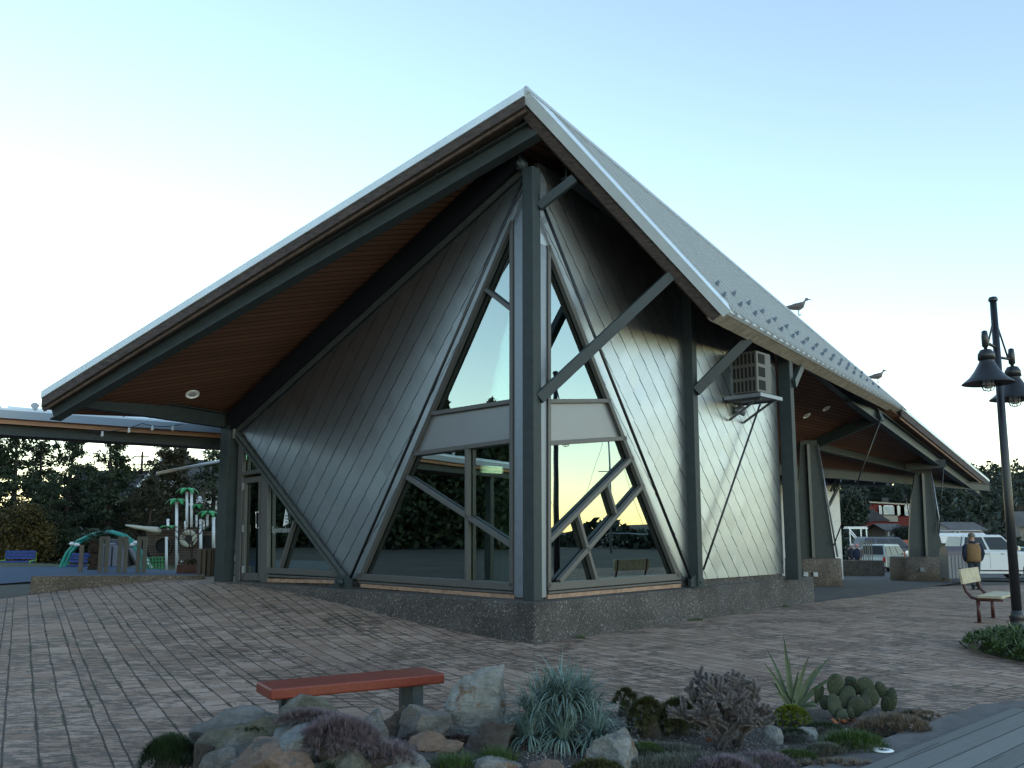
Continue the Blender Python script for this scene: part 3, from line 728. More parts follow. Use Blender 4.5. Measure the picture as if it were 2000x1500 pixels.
# rake flashing and fascia on A-B
dr = (B - A).normalized(); oR = dr.cross(nF).normalized(); oR = oR if oR.dot(V((-1, -1, 0))) > 0 else -oR
def board(a, b, h0, h1, o0, o1, nm, m, bld_=None):
    """board along a-b spanning heights h0..h1 along nF and offsets o0..o1 along oR"""
    mb = MB(); mb.add([p + nF * h + oR * o for p in (a, b) for h, o in ((h0, o0), (h0, o1), (h1, o1), (h1, o0))],
        [(0, 1, 2, 3), (7, 6, 5, 4), (0, 4, 5, 1), (1, 5, 6, 2), (2, 6, 7, 3), (3, 7, 4, 0)]); return bpart(mb, nm, m)
board(A + dr * -.02, B + dr * .03, -.12, .035, .03, .055, 'rake_flashing', M_flash)
board(A + dr * .0, B + dr * .03, .035, .05, -.28, .056, 'rake_flashing', M_flash)
board(A + dr * .0, B - dr * .02, -.31, -.10, -.03, .03, 'fascia', M_fas)
# eave board B-E
eB = (E3 - B).normalized(); eo = dr
mb = MB(); q0, q1 = B - nF * .08 - dr * .03, E3 - nF * .08 - dr * .03
mb.add([p + nF * h + dr * o for p in (q0, q1) for h, o in ((0, -.06), (0, .02), (-.27, -.02), (-.27, -.10))],
       [(0, 1, 2, 3), (7, 6, 5, 4), (0, 4, 5, 1), (1, 5, 6, 2), (2, 6, 7, 3), (3, 7, 4, 0)])
bpart(mb, 'eave_board', M_eavef)
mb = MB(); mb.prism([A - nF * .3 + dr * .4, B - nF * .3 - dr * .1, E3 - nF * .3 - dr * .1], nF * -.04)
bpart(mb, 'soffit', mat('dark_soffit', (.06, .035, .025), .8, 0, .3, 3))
# far rake E-F
dr2 = V((FF.x - A.x, FF.y - A.y, 0)).normalized(); o2 = V((dr2.y, -dr2.x, 0))
rake(E3 + (A - E3) * .02, FF, [('roof_edge', M_flash, -.03, .12, .06, .05, 0), ('fascia', M_fas, .095, .26, .035, .05, 0), ('fascia_trim', M_fas2, .36, .1, -.02, .05, 0)], o2)
s0_, s1_ = A + (FF - A) * .45 - o2 * .35 + V((0, 0, -.75)), A + (FF - A) * .985 - o2 * .35 + V((0, 0, -.68))
mb = MB(); mb.ibeam(s0_, s1_, .26, .42); bpart(mb, 'rafter', M_steel)
# ridge rafter hidden under the fold
mb = MB(); mb.ibeam(A + (FF - A) * .03 + V((0, 0, -.8)), s0_, .2, .3); bpart(mb, 'rafter', M_steel)
# braces
def brace(a, b, w_=.12, h_=.18, nm='brace'):
    mb = MB(); mb.beam(a, b, w_, h_); return bpart(mb, nm, M_steel, bevel=.006)
def onRake(px, py):   # point on rake A-B nearest that column of the photograph
    best = min(range(101), key=lambda k: abs(proj(A + (B - A) * (k / 100))[0] - px)); return A + (B - A) * (best / 100)
def proj(p):
    q = V(p) - CAM; c, s = math.cos(PITCH), math.sin(PITCH); dy = q.y * c + q.z * s; dz = -q.y * s + q.z * c
    return (CX + F * q.x / dy, CY - F * dz / dy)
ck = K + V((.12, -.14, 0))
brace(atY(1052, 779, ck.y), onRake(1338, 565) - nF * .33 + dr * 0)
brace(atY(1052, 404, ck.y), atY(1122, 349, onRake(1125, 345).y + .1), .1, .15)
def eavePt(px):
    best = min(range(101), key=lambda k: abs(proj(B + (E3 - B) * (k / 100))[0] - px)); return B + (E3 - B) * (best / 100)
brace(atY(1358, 765, P1.y - .1), eavePt(1492) - nF * .34 - dr * .1, .13, .2)
brace(atY(1549, 750, P2.y - .1), eavePt(1592) - nF * .34 - dr * .1, .13, .2)
# rods and leaning tubes on the walls
mb = MB(); mb.tube([pL(1022, 350, .14), pL(684, 1130, .14)], .026, 8); bpart(mb, 'tie_rod', M_black)
mb = MB(); mb.tube([pR(1058, 395, .12), pR(1352, 1138, .12)], .028, 8); bpart(mb, 'tie_rod', M_black)
mb = MB(); mb.tube([pR(1487, 782, .15), pR(1374, 1112, .15)], .022, 8); bpart(mb, 'tie_rod', M_black)
mb = MB()
for d_, r_ in ((.05, .05), (.05, .035)):
    pass
mb.beam(pL(456, 846, .04), pL(668, 1130, .04), .08, .07, up=(pL(668, 1130) - pL(456, 846)).cross(nL))
mb.beam(pL(464, 846, .07), pL(676, 1130, .07), .06, .05, up=(pL(668, 1130) - pL(456, 846)).cross(nL)); bpart(mb, 'leaning_rail', M_steel2)
# foot brackets
for p_, u_ in ((pL(672, 1146, .16), uL), (P1 + uR * -.02 + nR * .02, uR)):
    mb = MB(); b0 = V((p_.x, p_.y, PZ)); rz = math.atan2(u_.y, u_.x)
    mb.box(b0 + V((0, 0, .012)), (.5, .3, .024), rz)
    for s_ in (-.09, .09):
        q = b0 + u_ * s_; mb.prism([q + V((0, 0, .02)) - u_ * .16, q + V((0, 0, .02)) + u_ * .16, q + V((0, 0, .16)) + u_ * .12, q + V((0, 0, .26)) + u_ * .02, q + V((0, 0, .16)) - u_ * .16], V((nL if u_ == uL else nR)) * .06)
    mb.tube([b0 + V((0, 0, .12)) + (nL if u_ == uL else nR) * -.04, b0 + V((0, 0, .12)) + (nL if u_ == uL else nR) * .12], .045, 10)
    bpart(mb, 'foot_bracket', M_steel)
mb = MB(); h0 = pL(1016, 322, .18); mb.tube([h0 - nL * .1, h0 + nL * .05], .09, 12); mb.tube([h0 - nL * .1, h0 + nL * .09], .04, 8); bpart(mb, 'pin_joint', M_steel)

# --- piers with tapered steel columns
def pier(px0, px1, ybot, ytop, zg, colpx, name='pier'):
    D = onZ((px0 + px1) / 2, ybot, zg).y; zt_ = EZ - (ytop - 1040) / ppm(D)
    c = onZ((px0 + px1) / 2, ybot, zg); w_ = (px1 - px0) / ppm(D)
    rz = 0; mb = MB(); n = 28; ring = []
    for k in range(n):
        a = 2 * math.pi * k / n; e = .35
        x = math.copysign(abs(math.cos(a)) ** e, math.cos(a)) * w_ / 2; y = math.copysign(abs(math.sin(a)) ** e, math.sin(a)) * .7
        ring.append(V((x, y, 0)))
    M = Matrix.Rotation(.12, 3, 'Z'); cc = V((c.x, D + .7, zg - .3))
    zs = [0, .3 + (zt_ - zg) * .66, .3 + (zt_ - zg) * .67, .3 + zt_ - zg - .02, .3 + zt_ - zg]
    sc_ = [1, 1, .985, .985, .95]
    mb.loft([[cc + M @ (r * s_) + V((0, 0, z)) for r in ring] for z, s_ in zip(zs, sc_)])
    p = bpart(mb, name, M_agg2); return p, cc, D, zt_
pr1, c1, D1, z1 = pier(1556, 1650, 1143, 1090, -.15, None)
pr2, c2, D2, z2 = pier(1762, 1864, 1130, 1087, -.25, None)
def tcol(prt, D, zt_, prof, ribx):
    # prof: list of (xleft, xright, y) photo outline of the tapered plate
    f = [atY(a, y, D + .55) for a, b, y in prof]; g = [atY(b, y, D + .55) for a, b, y in prof]
    mb = MB()
    for i in range(len(prof) - 1):
        mb.prism([f[i], g[i], g[i + 1], f[i + 1]], (0, .10, 0))
    o = mb.build('tapered_column', M_steel, prt)
    mb = MB(); (x0, y0), (x1, y1) = ribx
    a, b = atY(x0, y0, D + .46), atY(x1, y1, D + .46); mb.beam(a, b, .10, .16, up=(0, 1, 0)); mb.build('column_rib', M_steel2, prt)
tcol(pr1, D1, z1, [(1563, 1595, 860), (1561, 1604, 920), (1558, 1618, 1000), (1556, 1632, 1090)], ((1577, 868), (1588, 1089)))
tcol(pr2, D2, z2, [(1788, 1817, 918), (1780, 1826, 975), (1775, 1834, 1042), (1772, 1847, 1045), (1776, 1846, 1087)][:2] + [(1776, 1833, 1042), (1776, 1835, 1046), (1776, 1847, 1087)], ((1801, 925), (1809, 1086)))
for prt, D, zt_, pts in ((pr1, D1, z1, ((1573, 1122), (1592, 1122))), (pr2, D2, z2, ((1800, 1113),))):
    for x_, y_ in pts:
        mb = MB(); mb.box(atY(x_, y_, D - .06), (.17, .1, .17)); mb.box(atY(x_, y_, D - .12), (.13, .03, .13)); mb.build('outlet_box', M_trim, prt, .01)
# soffit beams between piers and eaves
q1 = c1 + V((0, 0, 0)); tz1 = atY(1580, 866, c1.y); tz2 = atY(1790, 918, c2.y)
mb = MB(); mb.ibeam(tz1, tz2, .22, .34); bpart(mb, 'cross_beam', M_steel)
mb = MB(); mb.beam(tz2 + (tz2 - tz1) * -.12, atY(1846, 905, c2.y - 1.2), .2, .32); bpart(mb, 'bracket_arm', M_steel)
mb = MB(); mb.beam(tz1 + V((.3, 0, .02)), atY(1722, 812, 29.5), .2, .34); bpart(mb, 'bracket_arm', M_steel)
mb = MB(); mb.tube([atY(1722, 815, 29.3), atY(1628, 1066, c1.y - .3)], .022, 6); bpart(mb, 'tie_rod', M_black)
mb = MB(); mb.tube([atY(1597, 868, c1.y - .25), atY(1636, 1088, c1.y - .25)], .03, 6); bpart(mb, 'tie_rod', M_trim)
mb = MB(); mb.tube([atY(1818, 920, c2.y - .3), atY(1834, 1012, c2.y - .3), atY(1832, 1040, c2.y - .3)], .03, 6); bpart(mb, 'tie_rod', M_trim)
mb = MB(); mb.tube([atY(1843, 908, c2.y - .8), atY(1834, 1044, c2.y - .4)], .02, 6); bpart(mb, 'tie_rod', M_black)
mb = MB(); mb.tube([atY(1763, 935, c2.y + .3), atY(1783, 1045, c2.y + .3)], .02, 6); bpart(mb, 'tie_rod', M_black)

# ================================================================== covered walkway behind
wk = thing('covered_walkway', (-6.98, 21, 0), 'low flat covered walkway with metal roof and timber fascia running behind the pavilion', 'canopy')
wd = V((.79, .613, 0)).normalized(); wn_ = V((-.613, .79, 0))
w0p = V((-6.98, 21.2, 0)); s_a, s_b = -16, 31.3
def wkp(s, o, z): return w0p + wd * s + wn_ * o + V((0, 0, z))
mb = MB(); mb.beam(wkp(s_a, 0, 3.80), wkp(s_b - 1, 0, 3.80), .15, .22); mb.build('edge_beam', M_steel, wk)
mb = MB(); mb.beam(wkp(s_a, -.22, 3.97), wkp(s_b, -.22, 3.97), .06, .13); mb.build('fascia', board_material('warm_cedar', (.22, .10, .05), (.42, .23, .13), .2, (0, 0, 1), .7, (.05, .02, .01), .03), wk)
mb = MB(); mb.beam(wkp(s_a, -.28, 4.10), wkp(s_b + .2, -.28, 4.10), .11, .17); mb.build('gutter', mat('gutter_grey', (.26, .31, .36), .45), wk)
mb = MB(); mb.prism([wkp(s_a, -.3, 4.18), wkp(s_b, -.3, 4.18), wkp(s_b, 3.2, 4.63), wkp(s_a, 3.2, 4.63)], (0, 0, .05))
rf_ = mb.build('roof', M_roof, wk)
mb = MB()
for k in range(int((s_b - s_a) / .6)):
    s_ = s_a + .3 + k * .6; mb.beam(wkp(s_, -.3, 4.25), wkp(s_, 3.2, 4.70), .03, .05)
mb.build('seams', M_roof, rf_)
for k in range(12):
    s_ = -12.3 + k * .9; p = wkp(s_, .1, 4.30); mb = MB(); mb.box(p, (.08, .12, .03), math.atan2(wd.y, wd.x))
    ring = lambda off: [p + V((0, 0, .08 + math.sin(a) * .07)) + wd * math.cos(a) * .085 + wn_ * off for a in [2 * math.pi * i / 12 for i in range(12)]]
    mb.loft([ring(-.012), ring(.012)], smooth=False); mb.build('snow_guard', M_trim, rf_)
mb = MB(); mb.prism([wkp(s_a, -.15, 3.92), wkp(s_b, -.15, 3.92), wkp(s_b, 3.1, 3.92), wkp(s_a, 3.1, 3.92)], (0, 0, .04)); mb.build('soffit', M_soff, wk)
for s_, o_ in ((-13.8, .1), (-5.5, 3.0), (4, 3), (13, 3), (24.6, .1), (24.6, 3.0)):
    p = wkp(s_, o_, 0); z0 = T(p.x, p.y) - .1; mb = MB(); mb.box(V((p.x, p.y, (z0 + 3.75) / 2)), (.24, .24, 3.75 - z0), .66); mb.build('column', M_steel, wk)
# small shingled service block under the walkway
sv = thing('service_block', wkp(22.5, 1, 0), 'small pale shingled service block under the walkway behind the tall piers', 'building')
p0 = atY(1612, 1000, 36.5); 
mb = MB(); a0 = V((p0.x - 2.9, 37, -.5)); a1 = V((atY(1641, 1000, 38.2).x, 38.2, -.5))
mb.prism([a0, a1, a1 + V((-1.5, 2.5, 0)), a0 + V((-1.5, 2.5, 0))], (0, 0, 4.2)); mb.build('wall', mat('pale_cladding', (.5, .52, .53), .5, .3, .1, 3), sv)
mb = MB()
for k in range(3):
    s_ = atY(1622 + k * 6, 960, 36.9 + k * .2); mb.beam(s_, atY(1640 - k * 3, 915, 37), .06, .08)
mb.beam(atY(1640, 945, 36.8), atY(1618, 990, 36.6), .08, .1); mb.build('leaning_rail', M_steel, sv)

# string lights along the walkway edge
def string_lights(pts, label, nb):
    r0_ = thing('string_lights', pts[0], label, 'string lights')
    cu = []; bulbs = []
    for i in range(len(pts) - 1):
        a, b = pts[i], pts[i + 1]
        for k in range(9):
            t = k / 8; cu.append(a + (b - a) * t + V((0, 0, -.22 * 4 * t * (1 - t) * (b - a).length / 3)))
    mb = MB(); mb.tube(cu, .01, 5); mb.build('cable', M_black, r0_)
    for k in range(nb):
        p = cu[int((k + .5) / nb * len(cu))]
        mb = MB(); mb.lathe([(.0, .0), (.025, .0), (.025, -.05), (.02, -.06)], p, 8); mb.lathe([(.02, -.05), (.034, -.07), (.036, -.09), (.02, -.115), (0, -.12)], p, 10)
        mb.build('bulb', mat('bulb_glass', (.6, .6, .56), .2), r0_)
string_lights([wkp(-3.2, -.42, 3.86), wkp(-2.1, -.42, 4.1), wkp(-1.2, -.42, 4.16)], 'short looped string of clear bulbs on the left walkway fascia', 4)
string_lights([wkp(x, -.42, 4.08) for x in (19.2, 22, 25, 28, 31)], 'string of clear bulbs hanging along the walkway edge behind the piers', 14)

# downlights in the soffits
def downlight(px, py, label):
    # intersect the soffit plane
    p0_ = dropz(A, .335); p = onP(px, py, p0_, nM)
    o = thing('recessed_downlight', p, label, 'ceiling light', 'recessed downlights in the soffit')
    mb = MB(); mb.lathe([(.07, -.002), (.13, -.008), (.135, .0), (.13, .01)], p, 20, axis=-nM); mb.build('trim_ring', M_white, o)
    mb = MB(); mb.lathe([(0, .02), (.072, .0)], p, 16, axis=-nM); mb.build('lens', mat('lens_grey', (.3, .3, .3), .3), o)
downlight(376, 770, 'round white recessed downlight in the left timber soffit')
downlight(1576, 812, 'downlight in the right soffit nearest the shingled wall end')
downlight(1614, 798, 'downlight in the right soffit just right of the second steel post')
downlight(1656, 843, 'lower downlight in the middle of the right soffit')
downlight(1688, 830, 'upper downlight in the middle of the right soffit')
downlight(1806, 882, 'downlight in the right soffit nearest the far rake')

# AC unit and lamp on right wall
acc = pR(1442, 720, .45)
ac = thing('air_conditioner', pR(1466, 790, .4), 'beige louvred air conditioner on a tray high on the shingled wall', 'air conditioner')
rzR = math.atan2(uR.y, uR.x)
a0 = pR(1440, 765, .0); a1 = pR(1500, 765, .0); s_0 = (a0 - K).dot(uR); s_1 = (a1 - K).dot(uR)
cA = K + uR * (s_0 - .12) + nR * .42; zA0 = pR(1440, 768, .42).z; hA = .95
mb = MB(); mb.box(V((cA.x, cA.y, zA0 + hA / 2)), (.62, .58, hA * .93), rzR); mb.build('case', mat('beige_metal', (.12, .115, .105), .55, .2, .1, 6), ac, .02)
M_slot = mat('slot_dark', (.01, .01, .01), .9)
mb = MB()
for r_ in range(3):
    for k in range(6):
        mb.box(V((cA.x, cA.y, zA0 + .18 + r_ * .29)) + uR * -.312 + nR * (-.23 + k * .09), (.012, .045, .22), rzR)
mb.build('louvre', M_slot, ac)
mb = MB()
for r_ in range(3): mb = MB(); mb.box(V((cA.x, cA.y, zA0 + .2 + r_ * .28)) + uR * -.1 + nR * .292, (.27, .014, .2), rzR); mb.build('grille', M_slot, ac)
mb = MB(); mb.box(V((cA.x, cA.y, zA0 - .05)) + nR * .02, (.95, .85, .08), rzR); mb.build('tray', M_trim, ac, .006)
mb = MB()
for s_ in (-.3, .3):
    q = V((cA.x, cA.y, zA0 - .1)) + uR * s_; mb.beam(q - nR * .4, q + nR * .35, .04, .05); mb.beam(q - nR * .4 - V((0, 0, .4)), q + nR * .3, .04, .04)
mb.build('mounting_bracket', M_steel2, ac)
lp = pR(1446, 802, .1); hl = thing('wall_lamp', pR(1446, 812, .0), 'small hooded metal wall lamp below the air conditioner', 'lamp')
mb = MB(); mb.lathe([(.0, .12), (.08, .10), (.12, .03), (.13, -.06), (.12, -.06), (.10, .02), (.06, .08)], lp, 16, axis=(nR * .6 + V((0, 0, .8)))); mb.build('hood', M_trim, hl)
mb = MB(); mb.tube([lp, pR(1444, 800, 0)], .05, 8); mb.build('mount', M_steel2, hl)

# ================================================================== STREET FURNITURE
def street_lamp():
    b = onZ(1989, 1232, 0); Y = b.y
    o = thing('street_lamp', b, 'tall black street lamp with two hooded bell shades at the right edge', 'street lamp')
    top = atY(1941, 588, Y); lean = V((b.x, b.y, top.z))
    tx = b.x
    mb = MB(); mb.tube([b, V((tx, Y, 2.2)), V((tx, Y, top.z))], [.082, .072, .056], 14); mb.lathe([(.075, 0), (.08, .03), (.06, .07), (0, .085)], V((tx, Y, top.z)), 14); mb.build('pole', M_black, o)
    mb = MB(); mb.lathe([(.17, 0), (.17, .04), (.13, .08), (.12, .2), (.135, .24), (.10, .3), (.085, .34)], b, 18); mb.build('base', M_black, o)
    for px, py, dy in ((1924, 668, -.38), (1976, 702, .3)):
        e = atY(px, py, Y + dy); c = V((tx, Y, e.z - .02)); 
        mb = MB(); mb.tube([c, e], .026, 8); mb.tube([V((tx, Y, top.z - .28)), e + (c - e) * .25], .016, 6)
        mb.lathe([(0, .21), (.045, .19), (.055, .1), (.055, -.07), (.03, -.1), (.02, -.16)], e, 12); mb.build('arm', M_black, o)
        s = e + V((0, 0, -.12))
        mb = MB(); mb.lathe([(.02, 0), (.09, -.02), (.13, -.09), (.135, -.19), (.115, -.195), (.115, -.225), (.14, -.27), (.2, -.38), (.29, -.5), (.41, -.6), (.415, -.61), (.28, -.53), (.1, -.45)], s, 26)
        sh = mb.build('lamp_shade', M_black, o)
        mb = MB(); mb.lathe([(.09, -.5), (.095, -.62), (.07, -.68), (0, -.7)], s, 14); mb.build('lamp_glass', mat('frosted_lens', (.5, .52, .55), .3), sh)
        mb = MB()
        for k in range(8):
            a = k * math.pi / 4; mb.tube([s + V((math.cos(a) * r, math.sin(a) * r, z)) for r, z in ((.11, -.5), (.115, -.64), (.08, -.72), (0, -.745))], .006, 4)
        for z, r in ((-.56, .115), (-.65, .112)):
            mb.tube([s + V((math.cos(a) * r, math.sin(a) * r, z)) for a in [k * math.pi / 6 for k in range(13)]], .006, 4)
        mb.build('cage', M_black, sh)
street_lamp()

def red_bench():
    FL, FR, BL = onZ(530, 1349, .44), onZ(870, 1317, .44), onZ(507, 1330, .44)
    u = (FR - FL); Ln = u.length; u.normalize(); n = V((-u.y, u.x, 0))
    c = FL + u * Ln / 2 + n * .22; c.z = 0; rz = math.atan2(u.y, u.x)
    o = thing('slab_bench', c, 'backless bench with a thick reddish stained timber slab on grey steel legs', 'bench')
    mb = MB(); mb.box(c + V((0, 0, .405)), (Ln, .42, .085), rz)
    m, t, g, b = newmat('red_stain'); tc = t.nodes.new('ShaderNodeTexCoord'); mp = t.nodes.new('ShaderNodeMapping'); mp.inputs['Rotation'].default_value = (0, 0, -rz); mp.inputs['Scale'].default_value = (1, 14, 14)
    t.links.new(tc.outputs['Object'], mp.inputs[0]); t.links.new(g.ramp(g.noise(mp.outputs[0], 2.5, 6, .7), [(.3, (.12, .015, .007)), (.7, (.2, .03, .012))]), b.inputs['Base Color']); b.inputs['Roughness'].default_value = .42
    mb.build('seat', m, o, .012)
    for k in (-1, 1):
        for j in (-1, 1):
            mb = MB(); q = c + u * (Ln / 2 - .22) * k + n * .11 * j; mb.box(q + V((0, 0, .18)), (.1, .07, .37), rz); mb.build('leg', M_steel2, o, .004)
red_bench()

def right_bench():
    a = onZ(1913, 1216, 0); b = onZ(1946, 1205, 0); b = a + (b - a).normalized() * 1.15
    u = (b - a).normalized(); f = V((u.y, -u.x, 0)); c = (a + b) / 2
    o = thing('park_bench', c, 'small pale timber bench on bent dark red tubes beside the lamp post', 'bench')
    M_rt = mat('maroon_tube', (.06, .018, .018), .4); M_pl = mat('worn_plank', (.5, .45, .33), .6, 0, .2, 8, .3, 50, col2=(.34, .28, .18))
    for p in (a, b):
        mb = MB(); mb.tube([p, p + V((0, 0, .41))], .035, 8)
        mb.tube([p - f * .27 + V((0, 0, .98)), p - f * .24 + V((0, 0, .75)), p - f * .19 + V((0, 0, .56)), p - f * .1 + V((0, 0, .45)), p + f * .03 + V((0, 0, .415)), p + f * .42 + V((0, 0, .43))], .03, 8); mb.build('bent_frame', M_rt, o)
        mb = MB(); mb.lathe([(0, 0), (.09, 0), (.09, .012), (0, .014)], p, 14); mb.build('foot_plate', M_rt, o)
    mb = MB(); mb.beam(a - u * .12 + f * .22 + V((0, 0, .475)), b + u * .12 + f * .22 + V((0, 0, .485)), .42, .045); mb.build('seat', M_pl, o, .008)
    up = V((0, 0, 1)) - f * .12; 
    mb = MB(); mb.beam(a - u * .12 - f * .235 + V((0, 0, .83)), b + u * .12 - f * .235 + V((0, 0, .83)), .045, .28, up=up); mb.build('backrest', M_pl, o, .008)
    mb = MB(); mb.beam(a - u * .1 + V((0, 0, .44)) + f * .05, b + u * .1 + V((0, 0, .44)) + f * .05, .06, .03); mb.build('seat_rail', M_rt, o)
right_bench()

def trash_bin():
    Y = 35.2; c = atY(1868, 1124, Y); z0 = T(c.x, Y); c = V((c.x, Y, z0)); k = 1 / ppm(Y)
    o = thing('litter_bin', c, 'grey slatted litter bin with a domed lid beside the far pier', 'litter bin')
    mb = MB(); mb.box(c + V((0, 0, .62)), (.95, .7, .95)); 
    mb.build('body', mat('grey_bin', (.13, .14, .16), .6, 0, .1, 5), o, .02)
    mb = MB()
    for i in range(7): mb.box(c + V((-.42 + i * .14, -.36, .62)), (.1, .02, .9))
    mb.build('slats', mat('grey_bin_slat', (.17, .18, .2), .6), o)
    mb = MB(); rings = []
    for s_ in (-.45, .45):
        rings.append([c + V((s_, math.cos(a) * .36, 1.1 + max(0, math.sin(a)) * .32)) for a in [math.pi * i / 10 for i in range(11)]] + [c + V((s_, -.36, 1.05)), c + V((s_, .36, 1.05))])
    mb.loft(rings, smooth=False); mb.build('lid', mat('purple_grey', (.09, .08, .10), .5), o)
    mb = MB()
    for x_ in (-.4, .4):
        for y_ in (-.28, .28): mb.box(c + V((x_, y_, .07)), (.08, .08, .14))
    mb.build('feet', M_black, o)
trash_bin()

def wall_left():
    a = onZ(57, 1167, .19); b = onZ(396, 1137, .5); ta = .63; 
    u = V((b.x - a.x, b.y - a.y, 0)).normalized(); n = V((-u.y, u.x, 0))
    mb = MB(); a0 = V((a.x, a.y, -.1)); b0 = V((b.x, b.y, -.1))
    mb.prism([a0, b0, b0 + n * .3, a0 + n * .3], (0, 0, .76)); one(mb, 'low_wall', M_agg2, 'low brown exposed aggregate wall between the plaza and the playground', 'wall', bevel=.02)
wall_left()
# far low wall beside service block and bike racks
mb = MB(); a = atY(1652, 1123, 45); b = atY(1722, 1123, 45); z0 = T(a.x, 45) - .1; zt_ = EZ - (1093 - 1040) / ppm(45)
mb.prism([V((a.x - 3, 46, z0)), V((b.x, 44.6, z0)), V((b.x, 45, z0)), V((a.x - 3, 46.4, z0))], (0, 0, zt_ - z0)); one(mb, 'low_wall', M_agg2, 'low aggregate wall between the two tall piers in the distance', 'wall', bevel=.02)
def rack(px, py0, py1, Y, wpx, label, group, ft=.09):
    a = atY(px - wpx / 2, py1, Y); b = atY(px + wpx / 2, py1, Y); zt_ = atY(px, py0, Y).z; z0 = T(a.x, Y) - .05
    o = thing('bike_rack', (a.x, Y, z0), label, 'bike rack', group)
    for p in (a, b):
        mb = MB(); mb.box(V((p.x, Y, (z0 + zt_) / 2)), (ft, ft, zt_ - z0)); mb.build('upright', mat('rack_steel', (.07, .07, .062), .5), o, .004)
    mb = MB(); mb.box(V(((a.x + b.x) / 2, Y, zt_ - ft / 2)), (b.x - a.x - ft, ft * .98, ft)); mb.build('crossbar', MATS['rack_steel'], o, .004)
for px, d in ((200, 'leftmost'), (237, 'middle'), (274, 'rightmost')):
    rack(px, 1048, 1128, 24.5, 12, d + ' of three tall square steel hoops behind the low playground wall', 'steel hoops by the playground')
for px, d in ((1685, 'leftmost'), (1694, 'middle'), (1702, 'rightmost')):
    rack(px, 1056, 1098, 50, 4.5, d + ' of three small dark steel hoops near the silver car', 'steel hoops by the car park', .045)
for px, py0 in ((156, 1076),):
    a = atY(px, 1130, 25); mb = MB(); mb.box(V((a.x, 25, .6)), (.09, .09, 1.4)); one(mb, 'post', mat('grey_wood_post', (.12, .1, .085), .8), 'single weathered post inside the teal climbing arch', 'post')

# ================================================================== GULLS
def gull(px, py, Y, label, s=1.0, flip=1):
    foot = atY(px, py, Y)
    o = thing('seagull', foot, label, 'seagull')
    Mg = mat('gull_brown', (.17, .15, .14), .8, 0, .3, 30); Mw = mat('gull_pale', (.38, .37, .37), .8)
    def P(x, y, z): return foot + V((x * flip, y, z)) * s
    def ring(c, rx, rz, tilt=0): return [P(c[0] + tilt * math.sin(a) * rz, math.cos(a) * rx, c[1] + math.sin(a) * rz) for a in [2 * math.pi * i / 12 for i in range(12)]]
    mb = MB(); mb.loft([ring(c, rx, rz) for c, rx, rz in (((-.30, .155), .012, .01), ((-.2, .17), .05, .035), ((-.08, .19), .085, .075), ((.05, .205), .09, .09), ((.13, .24), .065, .075), ((.165, .30), .038, .045), ((.18, .345), .036, .036), ((.20, .365), .042, .04), ((.235, .365), .03, .028), ((.26, .36), .012, .012))])
    mb.build('body', Mg if s < 5 else Mw, o)
    mb = MB()
    for k in (-1, 1): mb.loft([[P(x, k * (y + .012 * math.cos(a)), z + h * math.sin(a)) for a in [2 * math.pi * i / 8 for i in range(8)]] for x, y, z, h in ((.1, .08, .22, .03), (0, .092, .205, .055), (-.15, .07, .185, .04), (-.34, .02, .165, .012))])
    mb.build('wings', mat('gull_wing', (.10, .09, .09), .8), o)
    mb = MB(); mb.tube([P(.255, 0, .362), P(.30, 0, .357), P(.325, 0, .345)], [.012 * s, .009 * s, .004 * s], 6); mb.build('beak', mat('beak', (.12, .09, .04), .5), o)
    for k in (-.03, .03):
        mb = MB(); mb.tube([P(.02, k, .14), P(.015, k, .06), P(.02, k, 0)], .007 * s, 5); mb.box(P(.045, k, .004), (.06 * s, .03 * s, .006)); mb.build('leg', MATS['beak'], o)
ra, rb_ = A + (E3 - A) * 0, E3
def ridge(px):
    best = min(range(201), key=lambda k: abs(proj(A + (FF - A) * (k / 200))[0] - px)); return A + (FF - A) * (best / 200) + V((0, 0, .15))
for px, lab, s in ((1560, 'brown gull standing on the ridge higher up the roof edge', 1.2), (1713, 'grey gull standing on the ridge lower down near the snow guards', 1.15)):
    r_ = ridge(px); q = proj(r_); gull(q[0], q[1], r_.y, lab, s)

